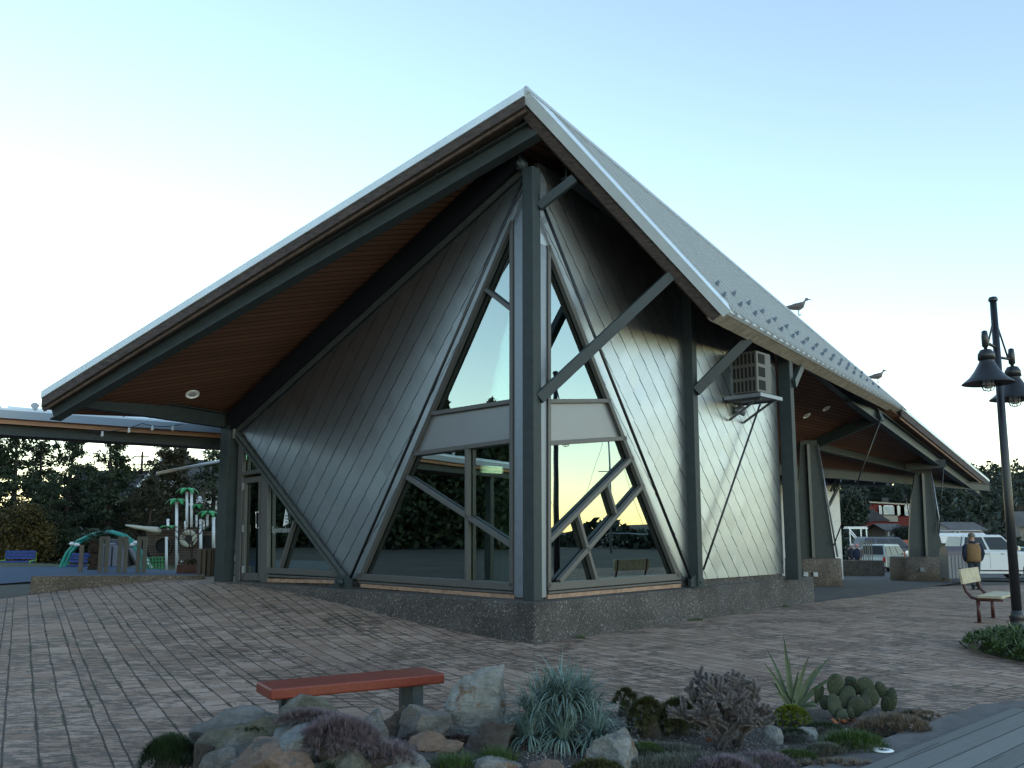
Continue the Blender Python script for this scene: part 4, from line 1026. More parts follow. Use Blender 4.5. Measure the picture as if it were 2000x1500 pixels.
# ================================================================== VEHICLES
M_tyre = mat('tyre', (.012, .012, .012), .8); M_rim = mat('rim', (.4, .41, .42), .3, .8); M_cg = mat('car_glass', (.012, .016, .018), .1, 0, spec=.35); M_tl = mat('tail_lamp', (.4, .02, .015), .25); M_hl = mat('head_lamp', (.7, .72, .72), .15)
def car(name, label, cat, loc, rz, L_, W_, H_, belt, hood, cabin, paint, wr=.33, wx=(.2, .8), pickup=False, group=None, roofrails=False, boxy=False):
    """cabin: fractions (rear base, rear top, front top, front base) of the length from the rear"""
    o = thing(name, (0, 0, 0), label, cat, group, world=False); o.location = loc; o.rotation_euler = (0, 0, rz)
    x = lambda f: (f - .5) * L_
    prof = [(x(0), .35), (x(0) + .02, belt * .72), (x(.015), belt * (.98)), (x(cabin[0]), belt), (x(cabin[3]), belt), (x(cabin[3] + .03), hood + .02), (x(.93), hood * .97), (x(.985), hood * .84), (x(1.0), .55), (x(.99), .33), (x(.9), .27), (x(.1), .27)]
    rings = []
    for y, s_, dz in ((-W_ / 2 + .0, .972, .0), (-W_ / 2 + .06, 1, 0), (0, 1.0, .015), (W_ / 2 - .06, 1, 0), (W_ / 2, .972, 0)):
        yy = y
        rings.append([V((px * (s_ if abs(px) > L_ * .3 else 1), yy, z * (1 if s_ == 1 or z < belt * .9 else .965) + (dz if z > .8 * hood else 0))) for px, z in prof])
    mb = MB(); mb.loft(rings, smooth=False); body = mb.build('body', paint, o, .03)
    c = [x(f) for f in cabin]; W2 = W_ / 2 - .06; W3 = W_ / 2 - .22
    def cab(e, z0, z1):
        return [[V((c[0] - e, y0 * W2, z0)), V((c[3] + e, y0 * W2, z0)), V((c[2] + e * .5, y0 * W3, z1)), V((c[1] - e * .5, y0 * W3, z1))] for y0 in (-1, 1)]
    a, b = cab(0, belt - .02, H_); mb = MB(); mb.loft([a, b], smooth=False); mb.build('cabin', paint, o, .05)
    # windows
    def side(k, f0, f1):
        def pt(f, g):
            bx = c[0] + (c[3] - c[0]) * f; tx = c[1] + (c[2] - c[1]) * f; gg = .08 + g * .78
            return V((bx + (tx - bx) * gg, k * (W2 + (W3 - W2) * gg + .008), belt + (H_ - belt) * gg))
        mb = MB(); mb.prism([pt(f0, 0), pt(f1, 0), pt(f1, 1), pt(f0, 1)], (0, k * .012, 0)); mb.build('window', M_cg, o)
    for k in (-1, 1):
        for f0, f1 in (((.05, .46), (.51, .95)) if pickup else ((.04, .26), (.3, .6), (.64, .95))): side(k, f0, f1)
    for (b0, t0, d) in ((c[3], c[2], 1), (c[0], c[1], -1)):
        mb = MB(); lo, hi = .12, .88
        def q(g, y): return V((b0 + (t0 - b0) * g + d * .012, y * (W2 + (W3 - W2) * g) * .88, belt + (H_ - belt) * g))
        mb.prism([q(lo, -1), q(lo, 1), q(hi, 1), q(hi, -1)], (d * .012, 0, .004)); mb.build('windscreen' if d == 1 else 'rear_window', M_cg, o)
    for fx in wx:
        for k in (-1, 1):
            mb = MB(); cw = V((x(fx), k * (W_ / 2 - .11), wr)); mb.lathe([(wr * .6, .11), (wr * .93, .12), (wr, .09), (wr, -.09), (wr * .93, -.12), (wr * .6, -.11)], cw, 24, axis=(0, 1, 0)); wh = mb.build('wheel', M_tyre, o)
            mb = MB(); mb.lathe([(wr * .62, .1), (wr * .58, .125), (wr * .5, .07), (wr * .1, .1), (0, .1)], cw, 20, axis=(0, k, 0))
            for s_ in range(6):
                a_ = s_ * math.pi / 3; mb.beam(cw + V((0, k * .115, 0)), cw + V((math.cos(a_) * wr * .55, k * .115, math.sin(a_) * wr * .55)), .03, .05, up=(0, 1, 0))
            mb.build('rim', M_rim, wh)
            mb = MB(); mb.lathe([(wr * 1.12, 0), (wr * .6, .0)], V((x(fx), k * (W_ / 2 + .004), wr)), 20, axis=(0, k, 0)); mb.build('wheel_arch', M_tyre, o)
    for k in (-1, 1):
        mb = MB(); mb.box((x(0) + .0, k * (W_ / 2 - .14), belt * .78), (.05, .16, .3)); mb.build('tail_light', M_tl, o, .01)
        mb = MB(); mb.box((x(.985), k * (W_ / 2 - .2), hood * .78), (.1, .3, .16)); mb.build('headlight', M_hl, o, .02)
        mb = MB(); mb.box((c[3] - .12, k * (W_ / 2 + .13), belt + .12), (.12, .2, .22 if pickup else .14)); mb.build('wing_mirror', M_rim if pickup else paint, o, .03)
        mb = MB()
        for f in ((.33, .6) if pickup else (.36, .6)): mb.box((x(f) if not pickup else c[0] + (c[3] - c[0]) * (f + .1), k * (W_ / 2 + .006), belt * .9), (.16, .02, .03))
        mb.build('door_handle', M_black, o)
    mb = MB()
    for k in (-1, 1):
        for f in (.48, .95, .03): xx = c[0] + (c[3] - c[0]) * f; mb.box((xx, k * (W_ / 2 - .003), belt * .68), (.012, .012, belt * .55))
    mb.build('door_seams', M_tyre, o)
    mb = MB(); mb.box((x(-.0), 0, .45), (.1, W_ * .9, .16)); mb.box((x(1.0), 0, .45), (.1, W_ * .9, .18)); mb.build('bumper', M_rim if pickup else paint, o, .03)
    mb = MB(); mb.box((x(0) - .02, 0, belt * .66), (.02, .5, .13)); mb.build('number_plate', M_white, o)
    if roofrails:
        for k in (-1, 1):
            mb = MB(); mb.tube([(c[1] + .15, k * (W3 - .06), H_ + .02), (c[1] + .25, k * (W3 - .06), H_ + .07), (c[2] - .25, k * (W3 - .06), H_ + .07), (c[2] - .15, k * (W3 - .06), H_ + .02)], .018, 5); mb.build('roof_rail', M_black, o)
    if pickup:
        mb = MB(); mb.box((x(.17), 0, belt + .02), (L_ * .30, W_ - .3, .02)); mb.build('cargo_bed', M_tyre, o)
        mb = MB(); mb.box((x(1.0) + .03, 0, hood * .72), (.05, W_ * .5, .42)); mb.build('grille', M_black, o)
        for k in (-1, 1):
            mb = MB(); mb.beam((c[0] + .1, k * (W_ / 2 - .05), .42), (c[3] + .1, k * (W_ / 2 - .05), .42), .16, .05); mb.build('side_step', M_tyre, o)
    return o
def vloc(px, Y, dz=0): p = atY(px, 1100, Y); return V((p.x, Y, T(p.x, Y) + dz))
P_wh = mat('white_car_paint', (.62, .66, .7), .25, 0, spec=.6); P_si = mat('silver_green_paint', (.36, .39, .37), .3, .4); P_db = mat('dark_blue_paint', (.03, .04, .07), .25, .2); P_rd = mat('red_car_paint', (.35, .02, .02), .3)
car('pickup_truck', 'big white crew cab pickup truck parked behind the walking person', 'pickup truck', vloc(1915, 40.5, -.02), R(-4), 6.1, 2.03, 2.0, 1.28, 1.22, (.30, .33, .60, .71), P_wh, .42, (.17, .80), pickup=True)
car('station_wagon', 'silver sport utility car seen from behind between the two piers', 'car', vloc(1731, 57, 0), R(46), 4.5, 1.8, 1.72, 1.02, 1.0, (.0, .06, .6, .76), P_si, .35, (.17, .8), roofrails=True)
car('dark_wagon', 'dark blue roof racked car behind the silver one', 'car', vloc(1736, 64, .45), R(8), 4.9, 1.9, 1.85, 1.12, 1.05, (.02, .08, .6, .76), P_db, .36, (.18, .8), roofrails=True)
car('red_pickup', 'red vehicle mostly hidden behind the far pier', 'car', vloc(1790, 66, 0), R(20), 4.8, 1.9, 1.7, 1.05, 1.0, (.25, .3, .6, .72), P_rd, .36, (.18, .8))
car('blue_car', 'blue grey car partly hidden behind the left steel column', 'car', V((atY(418, 1090, 42).x, 42, .2)), R(176), 4.3, 1.75, 1.5, .95, .9, (.05, .18, .6, .78), mat('bluegrey_paint', (.10, .14, .2), .3), .32, (.18, .8))
car('teal_car', 'teal green car at the far right edge beyond the lamp post', 'car', vloc(2032, 52, 0), R(10), 4.5, 1.8, 1.5, .95, .9, (.05, .18, .6, .78), mat('teal_paint', (.05, .16, .17), .3), .33, (.18, .8))
def trailer():
    c = vloc(1862, 53, 0); k = ppm(53)
    o = thing('camper_trailer', c, 'long white camper trailer behind the white pickup truck', 'trailer')
    zt_ = EZ - (1041 - 1040) / k; 
    mb = MB(); mb.box(c + V((0, 0, .5 + (zt_ - c.z - .5) / 2)), (3.1, 2.2, zt_ - c.z - .5)); mb.build('body', P_wh, o, .15)
    for x_ in (-1.0, .0, 1.0):
        mb = MB(); mb.box(c + V((x_, -1.11, (zt_ - c.z) * .62)), (.8, .03, .6)); mb.build('window', M_cg, o, .02)
    for x_ in (-.5, .4):
        mb = MB(); mb.lathe([(0, .12), (.34, .1), (.34, -.1), (0, -.12)], c + V((x_, -1.0, .34)), 18, axis=(0, 1, 0)); mb.build('wheel', M_tyre, o)
    mb = MB(); mb.tube([c + V((-1.4, -.9, zt_ - c.z)), c + V((-1.3, -.9, zt_ - c.z + .15)), c + V((1.3, -.9, zt_ - c.z + .15)), c + V((1.4, -.9, zt_ - c.z))], .03, 5); mb.build('roof_rail', M_rim, o)
trailer()

# ================================================================== PEOPLE
def skin_mesh(joints, edges, radii, root):
    me = bpy.data.meshes.new('body'); me.from_pydata([tuple(j) for j in joints], edges, []); ob = bpy.data.objects.new('tmp', me); COL.objects.link(ob)
    md = ob.modifiers.new('s', 'SKIN'); md.use_smooth_shade = True
    for i, r in enumerate(radii):
        sv_ = me.skin_vertices[0].data[i]; sv_.radius = (r if isinstance(r, tuple) else (r, r)); sv_.use_root = (i == root)
    ss = ob.modifiers.new('ss', 'SUBSURF'); ss.levels = 1; ss.render_levels = 1
    dg = bpy.context.evaluated_depsgraph_get(); m2 = bpy.data.meshes.new_from_object(ob.evaluated_get(dg)); bpy.data.objects.remove(ob)
    m2.polygons.foreach_set('use_smooth', [True] * len(m2.polygons)); return m2
def ering(c, rx, ry, n=14): return [V((c[0] + rx * math.cos(a), c[1] + ry * math.sin(a), c[2])) for a in [2 * math.pi * i / n for i in range(n)]]
def person(px, pyf, Y, h, label, torso_m, sleeve_m, leg_m, hat_m, hair_m=None, stride=.12, rz=0, vest=None, skinc=(.35, .2, .15), bag=None):
    f = atY(px, pyf, Y); f = V((f.x, Y, T(f.x, Y)))
    o = thing('person', (0, 0, 0), label, 'person', world=False); o.location = f; o.rotation_euler = (0, 0, rz); o.scale = (h / 1.75,) * 3
    J = [(0, 0, .95), (0, .01, 1.15), (0, .03, 1.38), (0, .05, 1.5), (0, .07, 1.60), (0, .085, 1.70),
         (.09, 0, .92), (.10, stride, .5), (.10, stride * .6, .09), (.10, stride * .6 + .14, .04),
         (-.09, 0, .92), (-.10, -stride * .2, .5), (-.10, -stride * 1.5, .11), (-.10, -stride * 1.5 + .13, .05),
         (.19, .02, 1.41), (.25, -.01, 1.14), (.22, .10, .92), (.17, .15, .86),
         (-.19, .02, 1.41), (-.25, -.01, 1.14), (-.22, .10, .92), (-.17, .15, .86)]
    Ed = [(0, 1), (1, 2), (2, 3), (3, 4), (4, 5), (0, 6), (6, 7), (7, 8), (8, 9), (0, 10), (10, 11), (11, 12), (12, 13), (2, 14), (14, 15), (15, 16), (16, 17), (2, 18), (18, 19), (19, 20), (20, 21)]
    Rr = [(.15, .11), (.14, .11), (.15, .11), .055, .09, .075, .09, .06, .045, .035, .09, .06, .045, .035, .065, .048, .035, .028, .065, .048, .035, .028]
    for s_, iw in ((1, 17), (-1, 21)):    # five fingers and a thumb per hand, curled
        w_ = V(J[iw])
        for k in range(4):
            a = len(J); J += [tuple(w_ + V((-s_ * .01, .035 + .0 * k, -.015 - .012 * k + .02))), tuple(w_ + V((-s_ * .045, .045, -.02 - .014 * k + .02)))]; Ed += [(iw, a), (a, a + 1)]; Rr += [.011, .009]
        a = len(J); J += [tuple(w_ + V((-s_ * .03, .0, .02)))]; Ed += [(iw, a)]; Rr += [.011]
    me = skin_mesh([V(j) for j in J], Ed, Rr, 0); sk = mat('skin_tone', skinc, .6); me.materials.append(sk)
    b = bpy.data.objects.new('body', me); COL.objects.link(b); b.parent = o
    mb = MB(); mb.ell((0, .165, 1.60), (.014, .025, .02), nu=8, nv=5)
    for s_ in (-1, 1): mb.ell((s_ * .085, .08, 1.62), (.014, .025, .035), nu=8, nv=5); 
    mb.build('ears_and_nose', sk, o)
    mb = MB()
    for s_ in (-1, 1): mb.ell((s_ * .03, .155, 1.635), (.012, .008, .008), nu=6, nv=4)
    mb.build('eyes', M_black, o)
    mb = MB(); mb.box((0, .158, 1.56), (.05, .006, .012)); mb.build('mouth', mat('lip', (.3, .08, .07), .6), o)
    # jacket
    mb = MB(); mb.loft([ering(c, a, d) for c, a, d in (((0, -.0, .86), .19, .145), ((0, 0, 1.0), .195, .15), ((0, 0, 1.15), .20, .155), ((0, .01, 1.3), .215, .155), ((0, .02, 1.41), .20, .13), ((0, .04, 1.47), .12, .10), ((0, .05, 1.51), .075, .08))])
    mb.build('jacket', torso_m, o)
    for s_ in (1, -1):
        mb = MB(); mb.tube([(s_ * .17, .02, 1.42), (s_ * .235, .01, 1.34), (s_ * .265, -.01, 1.14), (s_ * .245, .05, 1.0), (s_ * .215, .1, .92)], [.07, .082, .075, .064, .058], 10); mb.build('sleeve', sleeve_m, o)
    if vest:
        mb = MB(); mb.loft([ering(c, a, d) for c, a, d in (((0, -.005, .88), .215, .17), ((0, 0, 1.0), .22, .175), ((0, 0, 1.15), .225, .18), ((0, .01, 1.3), .235, .178), ((0, .02, 1.40), .215, .152), ((0, .035, 1.465), .14, .12))])
        mb.build('vest', vest, o)
        mb = MB(); mb.loft([ering(c, a, d) for c, a, d in (((0, .03, 1.44), .11, .12), ((0, .0, 1.49), .12, .11), ((0, .01, 1.53), .10, .09))]); mb.build('hood', torso_m, o)
    mb = MB()
    mb.loft([ering(c, a, d) for c, a, d in (((0, 0, .80), .17, .125), ((0, 0, .9), .185, .14), ((0, 0, 1.0), .17, .13))])
    mb.tube([(.09, 0, .88), (.10, stride * .6, .66), (.10, stride, .5), (.10, stride * .7, .2), (.10, stride * .62, .09)], [.105, .09, .075, .068, .07], 10)
    mb.tube([(-.09, 0, .88), (-.10, -stride * .1, .66), (-.10, -stride * .2, .5), (-.10, -stride * 1.2, .2), (-.10, -stride * 1.5, .11)], [.105, .09, .075, .068, .07], 10)
    mb.build('trousers', leg_m, o)
    for x_, y_, z_ in ((.10, stride * .6, .0), (-.10, -stride * 1.5, .02)):
        mb = MB(); mb.loft([ering((x_, y_ + .05, z_ + zz), .055 * k, .14 * k) for zz, k in ((0, 1), (.04, 1), (.075, .8), (.11, .5))]); mb.build('shoe', M_black, o)
    if hair_m:
        mb = MB(); mb.ell((0, .06, 1.66), (.10, .11, .11)); mb.build('hair', hair_m, o)
    mb = MB(); mb.lathe([(.108, 0), (.110, .04), (.095, .09), (.05, .125), (0, .13)], (0, .075, 1.66), 16); mb.build('hat', hat_m, o)
    if bag:
        mb = MB(); mb.box((.2, .16, .62), (.26, .1, .34)); mb.build('carrier_bag', bag, o, .03)
    return o
M_navy = mat('navy_cloth', (.012, .02, .045), .9, 0, .2, 10); M_jean = mat('dark_jean', (.03, .04, .055), .9, 0, .2, 10); M_tan = mat('tan_vest', (.2, .12, .055), .9, 0, .15, 8)
person(1906, 1150, 28.0, 1.74, 'person walking away in a tan vest over a navy jacket, grey cap and dark trousers', M_navy, M_navy, M_jean, mat('grey_cap', (.12, .11, .10), .9), vest=M_tan, rz=R(-12), stride=.1)
person(1675, 1096, 52, 1.66, 'distant person in a navy coat and pink hat carrying a white bag', M_navy, M_navy, M_jean, mat('pink_hat', (.5, .2, .22), .9), bag=M_white, rz=R(150))
person(1664, 1096, 54, 1.7, 'distant person in dark clothes with white hair beside the one in the pink hat', mat('charcoal_cloth', (.02, .02, .025), .9), MATS['charcoal_cloth'], M_jean, mat('white_hair', (.5, .48, .46), .9), rz=R(170))

# ================================================================== TREES
def rquads(cen, size, rs, up=.0, asp=.6):
    n = len(cen); a = rs.normal(size=(n, 3)); a[:, 2] += up; a /= np.linalg.norm(a, axis=1)[:, None]
    b = rs.normal(size=(n, 3)); b -= a * (a * b).sum(1)[:, None]; b /= np.linalg.norm(b, axis=1)[:, None]; c = np.cross(a, b)
    s = (size * rs.uniform(.6, 1.4, n))[:, None]
    return np.stack([cen - b * s, cen - c * s * asp, cen + b * s, cen + c * s * asp], 1)
def conifer(h, r, seed, dens=1.0, leaf=.16, droop=.25, bare=.12, ragged=.35, clump=.11, power=.8):
    rs = np.random.RandomState(seed); rr = random.Random(seed); tr = MB(); tr.tube([(0, 0, -.3), (rr.uniform(-.1, .1), 0, h * .5), (rr.uniform(-.2, .2), rr.uniform(-.2, .2), h * .97)], [.03 * h ** 1 * .8, .018 * h, .01], 7)
    cen = []
    z = h * bare
    while z < h * .985:
        f = (z - h * bare) / (h * (1 - bare)); nb = rr.choice((3, 4, 5, 5)); R_ = r * (1 - f) ** power * rr.uniform(1 - ragged, 1 + ragged) + .12
        for k in range(nb):
            az = rr.uniform(0, 6.28); l = R_ * rr.uniform(.55, 1.1); up = rr.uniform(-droop, .45) * (1 if f < .7 else 1.6)
            d = V((math.cos(az), math.sin(az), up)).normalized(); base = V((0, 0, z)); tip = base + d * l + V((0, 0, .12 * l * l * .3))
            if l > .3: tr.tube([base, base + (tip - base) * .5 + V((0, 0, -.03 * l)), tip], [.012 * h * (1 - f) * .4 + .008, .01, .004], 4, cap=False)
            m = int((10 + 26 * l) * dens)
            nc = max(2, int(l / .28)); tc_ = rs.uniform(.25, 1.05, nc) ** .7; off_ = rs.normal(size=(nc, 3)) * .09 * l * np.array([1, 1, .5]); ci = rs.randint(0, nc, m); t = tc_[ci]; spr = np.full((m, 1), clump)
            p = np.array(base)[None] + (np.array(tip - base))[None] * t[:, None] + off_[ci] + rs.normal(size=(m, 3)) * spr * np.array([1, 1, .7]); cen.append(p)
        z += h * rr.uniform(.025, .05)
    cen = np.concatenate(cen); lf = MB(); lf.quads(rquads(cen, leaf, rs, up=.4, asp=.4))
    return tr, lf
def roundtree(h, r, seed, n=3500, leaf=.2, low=.1, sq=.9, blobs=16):
    rs = np.random.RandomState(seed); rr = random.Random(seed); tr = MB(); cs = []
    tr.tube([(0, 0, -.3), (.05, 0, h * .3), (0, .1, h * .55)], [.03 * h, .022 * h, .012 * h], 8); cen = []
    for k in range(blobs):
        f = rr.uniform(0, 1); zz = h * (low + (1 - low) * (.12 + .76 * f)); Rz = r * math.sqrt(max(.1, 1 - (2 * f - 1) ** 2 * .8)) * .72
        az = rr.uniform(0, 6.28); q = rr.uniform(.3, 1) * Rz; c = np.array([math.cos(az) * q, math.sin(az) * q, zz]); br = r * rr.uniform(.28, .48)
        tr.tube([(0, 0, h * .25), tuple(c * .6 + np.array([0, 0, h * .15])), tuple(c)], [.012 * h, .008 * h, .004 * h], 5, cap=False)
        m = n // blobs; d = rs.normal(size=(m, 3)); d /= np.linalg.norm(d, axis=1)[:, None]
        cen.append(c + d * br * (rs.uniform(.35, 1, m) ** .5)[:, None] * np.array([1, 1, sq]) * (1 + .25 * rs.normal(size=(m, 1))))
    lf = MB(); lf.quads(rquads(np.concatenate(cen), leaf, rs, up=.3)); return tr, lf
def baretree(h, r, seed, depth=5):
    rr = random.Random(seed); mb = MB()
    def go(p, d, l, rad, k):
        e = p + d * l; mb.tube([p, p + d * l * .5 + V((rr.uniform(-1, 1), rr.uniform(-1, 1), 0)) * l * .06, e], [rad, rad * .8, rad * .62], 4 if k < 4 else 6, cap=False)
        if k == 0: return
        for _ in range(rr.choice((2, 3, 3))):
            q = (d + V((rr.gauss(0, .5), rr.gauss(0, .5), rr.gauss(.1, .25)))).normalized(); go(p + d * l * rr.uniform(.6, 1), q, l * rr.uniform(.6, .82), rad * .6, k - 1)
    go(V((0, 0, -.2)), V((0, 0, 1)), h * .3, h * .018, depth); return mb
M_bark = mat('bark', (.05, .038, .03), .95, 0, .4, 6)
M_pine = leaf_material('pine_foliage', (.009, .018, .01), (.045, .062, .03), scale=.5)
M_pine2 = leaf_material('brownish_pine_foliage', (.014, .016, .008), (.05, .045, .022), scale=.5)
M_gold = leaf_material('golden_conifer', (.015, .022, .008), (.11, .075, .02), scale=.7)
M_fir = leaf_material('far_fir', (.012, .02, .016), (.035, .05, .036), scale=.12)
M_twig = mat('bare_twigs', (.07, .055, .048), .95, 0, .2, 2)
def tree(name, parts, m, loc, label, cat='tree', group=None, rz=0, scale=1, trunk=M_bark):
    o = thing(name, (0, 0, 0), label, cat, group, world=False); o.location = loc; o.rotation_euler = (0, 0, rz); o.scale = (scale,) * 3
    tr, lf = parts; tr.build('trunk', trunk, o)
    if lf is not None: lf.build('crown', m, o)
    return o
PA = conifer(6.6, 2.3, 1, 2.6, .09, clump=.14, ragged=.45, power=.6); PB = conifer(6.2, 1.9, 2, 2.6, .09, clump=.14, ragged=.5, power=.55); PC = conifer(7.0, 1.7, 5, 2.6, .09, clump=.14, ragged=.5, power=.7, droop=.1)
def gnd(px, Y, z=None): p = atY(px, 1100, Y); return V((p.x, Y, T(p.x, Y) if z is None else z))
protos = {}
left_trees = [  # px, Y, proto, scale, label
    (18, 41, 'a', 1.04, 'dark shore pine at the left edge of the photo behind the golden shrub'),
    (-40, 43, 'b', 1.05, 'dark pine cut by the left picture edge'), (68, 45, 'c', .88, 'dark pine standing second in the row behind the golden shrub'),
    (126, 43, 'a', 1.0, 'broad dark pine reaching the walkway beam left of the gap'), (165, 47, 'b', .8, 'lower dark pine filling the gap left of the open topped pine'),
    (206, 41, 'c', .95, 'open topped pine whose ragged crown stands against the sky'), (250, 49, 'a', .6, 'low dark pine in front of the grey roofed house'),
    (312, 42, 'b', 1.0, 'brownish pine with two leaders above the pirate play ship'), (340, 44, 'c', .82, 'brownish pine just right of the twin leader one'),
    (410, 48, 'a', .98, 'dark pine partly hidden by the left steel column'), (285, 38, 'b', .62, 'small brown green pine in front of the tree row'), (90, 38, 'a', .6, 'small dark pine between golden shrub and palm')]
for px, Y, k, s_, lab in left_trees:
    m = M_pine2 if 'brown' in lab else M_pine; key = (k, m.name)
    if key not in protos: protos[key] = tree('pine_tree', {'a': PA, 'b': PB, 'c': PC}[k], m, gnd(px, Y, .2), lab, group='pines behind the playground', rz=rnd.random() * 6, scale=s_)
    else: dup(protos[key], gnd(px, Y, .2), rnd.random() * 6, s_, lab)
G1 = roundtree(2.75, 1.35, 21, 14000, .055, low=-.05, blobs=26)
tree('golden_shrub', G1, M_gold, gnd(36, 36.5, .2), 'rounded golden green conifer shrub behind the blue bench', 'shrub')
# undergrowth strip closing the row
def hedge(name, x0, x1, Y, h, m, label, seed, n=9000, leaf=.14, zf=None, kind='stuff'):
    rs = np.random.RandomState(seed); x = rs.uniform(x0, x1, n); u = rs.uniform(0, 1, n); top = h * (.75 + .25 * np.sin(x * 1.3) * np.sin(x * .53 + 2)); z = u * top; y = Y + rs.normal(size=n) * .7
    z0 = np.array([(zf(a, b) if zf else T(a, b)) for a, b in zip(x, y)]); mb = MB(); mb.quads(rquads(np.stack([x, y, z0 + z], 1), leaf, rs, .3))
    o = mb.build(name, m); setp(o, label, 'undergrowth', kind=kind)
hedge('undergrowth', -32, -9, 46, 3.4, M_pine, 'dark undergrowth closing the gaps beneath the pines', 4, 12000, .16)
# belt off to the left, mirrored in the left windows
rs = np.random.RandomState(9); n = 150000; y = rs.uniform(-40, 64, n); u = rs.uniform(0, 1, n) ** .8; tp = 14.5 + 2.8 * np.sin(y * .9) * np.sin(y * .37 + 1) + 1.2 * np.sin(y * 2.3)
x = -78 - (y - 10) * .1 + rs.normal(size=n) * 2.2 * (1.1 - u); mb = MB(); mb.quads(rquads(np.stack([x, y, u * tp], 1), .32, rs, .2)); setp(mb.build('tree_belt', M_pine), 'dense dark belt of trees west of the plaza mirrored in the left windows', 'trees', kind='stuff')
rg = MB(); ys = [-120 + 12 * k for k in range(22)]  # unseen ridge added behind the belt to darken gaps in its reflection
rg.v = [(x, y, z * (1 + .22 * math.sin(y * .05 + 1) + .1 * math.sin(y * .13))) for y in ys for x, z in ((-88, -.5), (-104, 13.0), (-125, 16), (-170, -.5))]
rg.f = [(4 * i + j, 4 * i + j + 1, 4 * i + j + 5, 4 * i + j + 4) for i in range(21) for j in range(3)]; rg.sm = [True] * len(rg.f)
setp(rg.build('backing_ridge', mat('dark_backing_ridge', (.02, .024, .015), .95, 0, .3, .2)), kind='structure')
# right side shore: low trees and masts, mirrored in the right window
n = 9000; y = rs.uniform(-30, 110, n); u = rs.uniform(0, 1, n) ** .8; tp = 2.6 + 1.3 * np.sin(y * .5) * np.sin(y * .21 + 2); x = 95 + rs.normal(size=n) * 2
mb = MB(); mb.quads(rquads(np.stack([x, y, u * tp - .5], 1), .5, rs, .2)); setp(mb.build('shore_thicket', M_fir), 'low dark shoreline thicket mirrored in the right window', 'trees', kind='stuff')
for k, (x, y, h) in enumerate(((60, 24, 11), (66, 33, 12), (62, 41, 9), (70, 18, 10), (64, 50, 11))):
    mb = MB(); mb.tube([(x, y, -1), (x, y, h)], [.12, .06], 6); mb.tube([(x, y - .9, h * .62), (x, y + .9, h * .62)], .04, 5); mb.tube([(x, y, h), (x, y - 3.4, .4)], .02, 4); mb.tube([(x, y, h), (x, y + 3.4, .4)], .02, 4); mb.tube([(x, y, 1.6), (x, y + 3.2, 1.5)], .07, 6)
    one(mb, 'boat_mast', M_trim, ('pale boat mast mirrored low in the right window, ' + ('nearest the corner', 'second from the corner', 'shortest of the five', 'mirrored farthest forward', 'farthest along the shore')[k]), 'mast', 'boat masts in the harbour')

# ================================================================== LEFT BACKGROUND HOUSES, POLE
M_slate = mat('slate_roof', (.035, .037, .042), .8, 0, .2, 3); M_sid = mat('grey_siding', (.22, .24, .25), .8, 0, .1, 2); M_cream = mat('cream_siding', (.4, .42, .38), .8); M_win = mat('house_window', (.1, .13, .14), .1)
def house(name, c, w_, d_, hw, hr, rz, wm, rm, label, wins=(), gable_front=False, trim=M_white):
    o = thing(name, (0, 0, 0), label, 'house', world=False); o.location = c; o.rotation_euler = (0, 0, rz); x, y = w_ / 2, d_ / 2
    mb = MB(); mb.box((0, 0, hw / 2 - 1), (w_, d_, hw + 2))
    if gable_front:
        mb.prism([V((-x, -y, hw)), V((x, -y, hw)), V((0, -y, hw + hr))], (0, d_, 0))
    else: mb.prism([V((-x, -y, hw)), V((-x, y, hw)), V((-x, 0, hw + hr))], (w_, 0, 0))
    mb.build('wall', wm, o)
    mb = MB(); ov = .35
    for k in (-1, 1):
        if gable_front: a, b = V((k * (x + ov), 0, hw - ov * hr / x)), V((0, 0, hw + hr)); mb.prism([a + V((0, -y - ov, 0)), b + V((0, -y - ov, 0)), b + V((0, y + ov, 0)), a + V((0, y + ov, 0))], (0, 0, .16))
        else: a, b = V((0, k * (y + ov), hw - ov * hr / y)), V((0, 0, hw + hr)); mb.prism([a + V((-x - ov, 0, 0)), b + V((-x - ov, 0, 0)), b + V((x + ov, 0, 0)), a + V((x + ov, 0, 0))], (0, 0, .16))
    rf = mb.build('roof', rm, o)
    if gable_front:
        for k in (-1, 1):
            mb = MB(); mb.beam((k * (x + ov), -y - ov - .05, hw - ov * hr / x), (0, -y - ov - .05, hw + hr), .08, .25, up=(0, 0, 1)); mb.build('barge_board', trim, rf)
    for wx_, wz_, ww_, wh_ in wins:
        mb = MB(); mb.box((wx_, -y - .03, wz_), (ww_ + .25, .08, wh_ + .25)); f = mb.build('window', trim, o)
        mb = MB(); mb.box((wx_, -y - .08, wz_), (ww_, .05, wh_)); mb.build('pane', M_win, f)
    return o
h1 = house('house', gnd(236, 84, .2), 8, 8, 5.0, 2.2, .15, M_sid, M_slate, 'grey roofed house glimpsed above the low pine', [(-3, 4, 1.2, 1.2), (1, 4, 1.2, 1.2), (3.5, 4, 1.2, 1.2)])
h2 = house('house', gnd(392, 74, .2), 5.2, 9, 5.0, 2.4, -.35, M_cream, M_slate, 'cream gabled house with white barge boards and arched window above the play ship', [(0, 5.4, 1.0, .9), (-1.6, 3.6, .9, 1.1), (1.6, 3.6, .9, 1.1)], True)
h3 = house('house', gnd(352, 78, .2), 6, 8, 5.2, 1.6, .1, M_sid, M_slate, 'grey house half hidden left of the cream gabled one', [(-1, 4, 1.6, 1.2), (1.4, 4, 1, 1.2)])
up_ = gnd(266, 90, 0); o = thing('utility_pole', up_, 'distant wooden utility pole with two crossarms above the pines', 'utility pole')
mb = MB(); zt_ = atY(266, 882, 90).z; mb.tube([up_, V((up_.x, 90, zt_))], [.17, .12], 7); mb.build('pole', M_bark, o)
mb = MB()
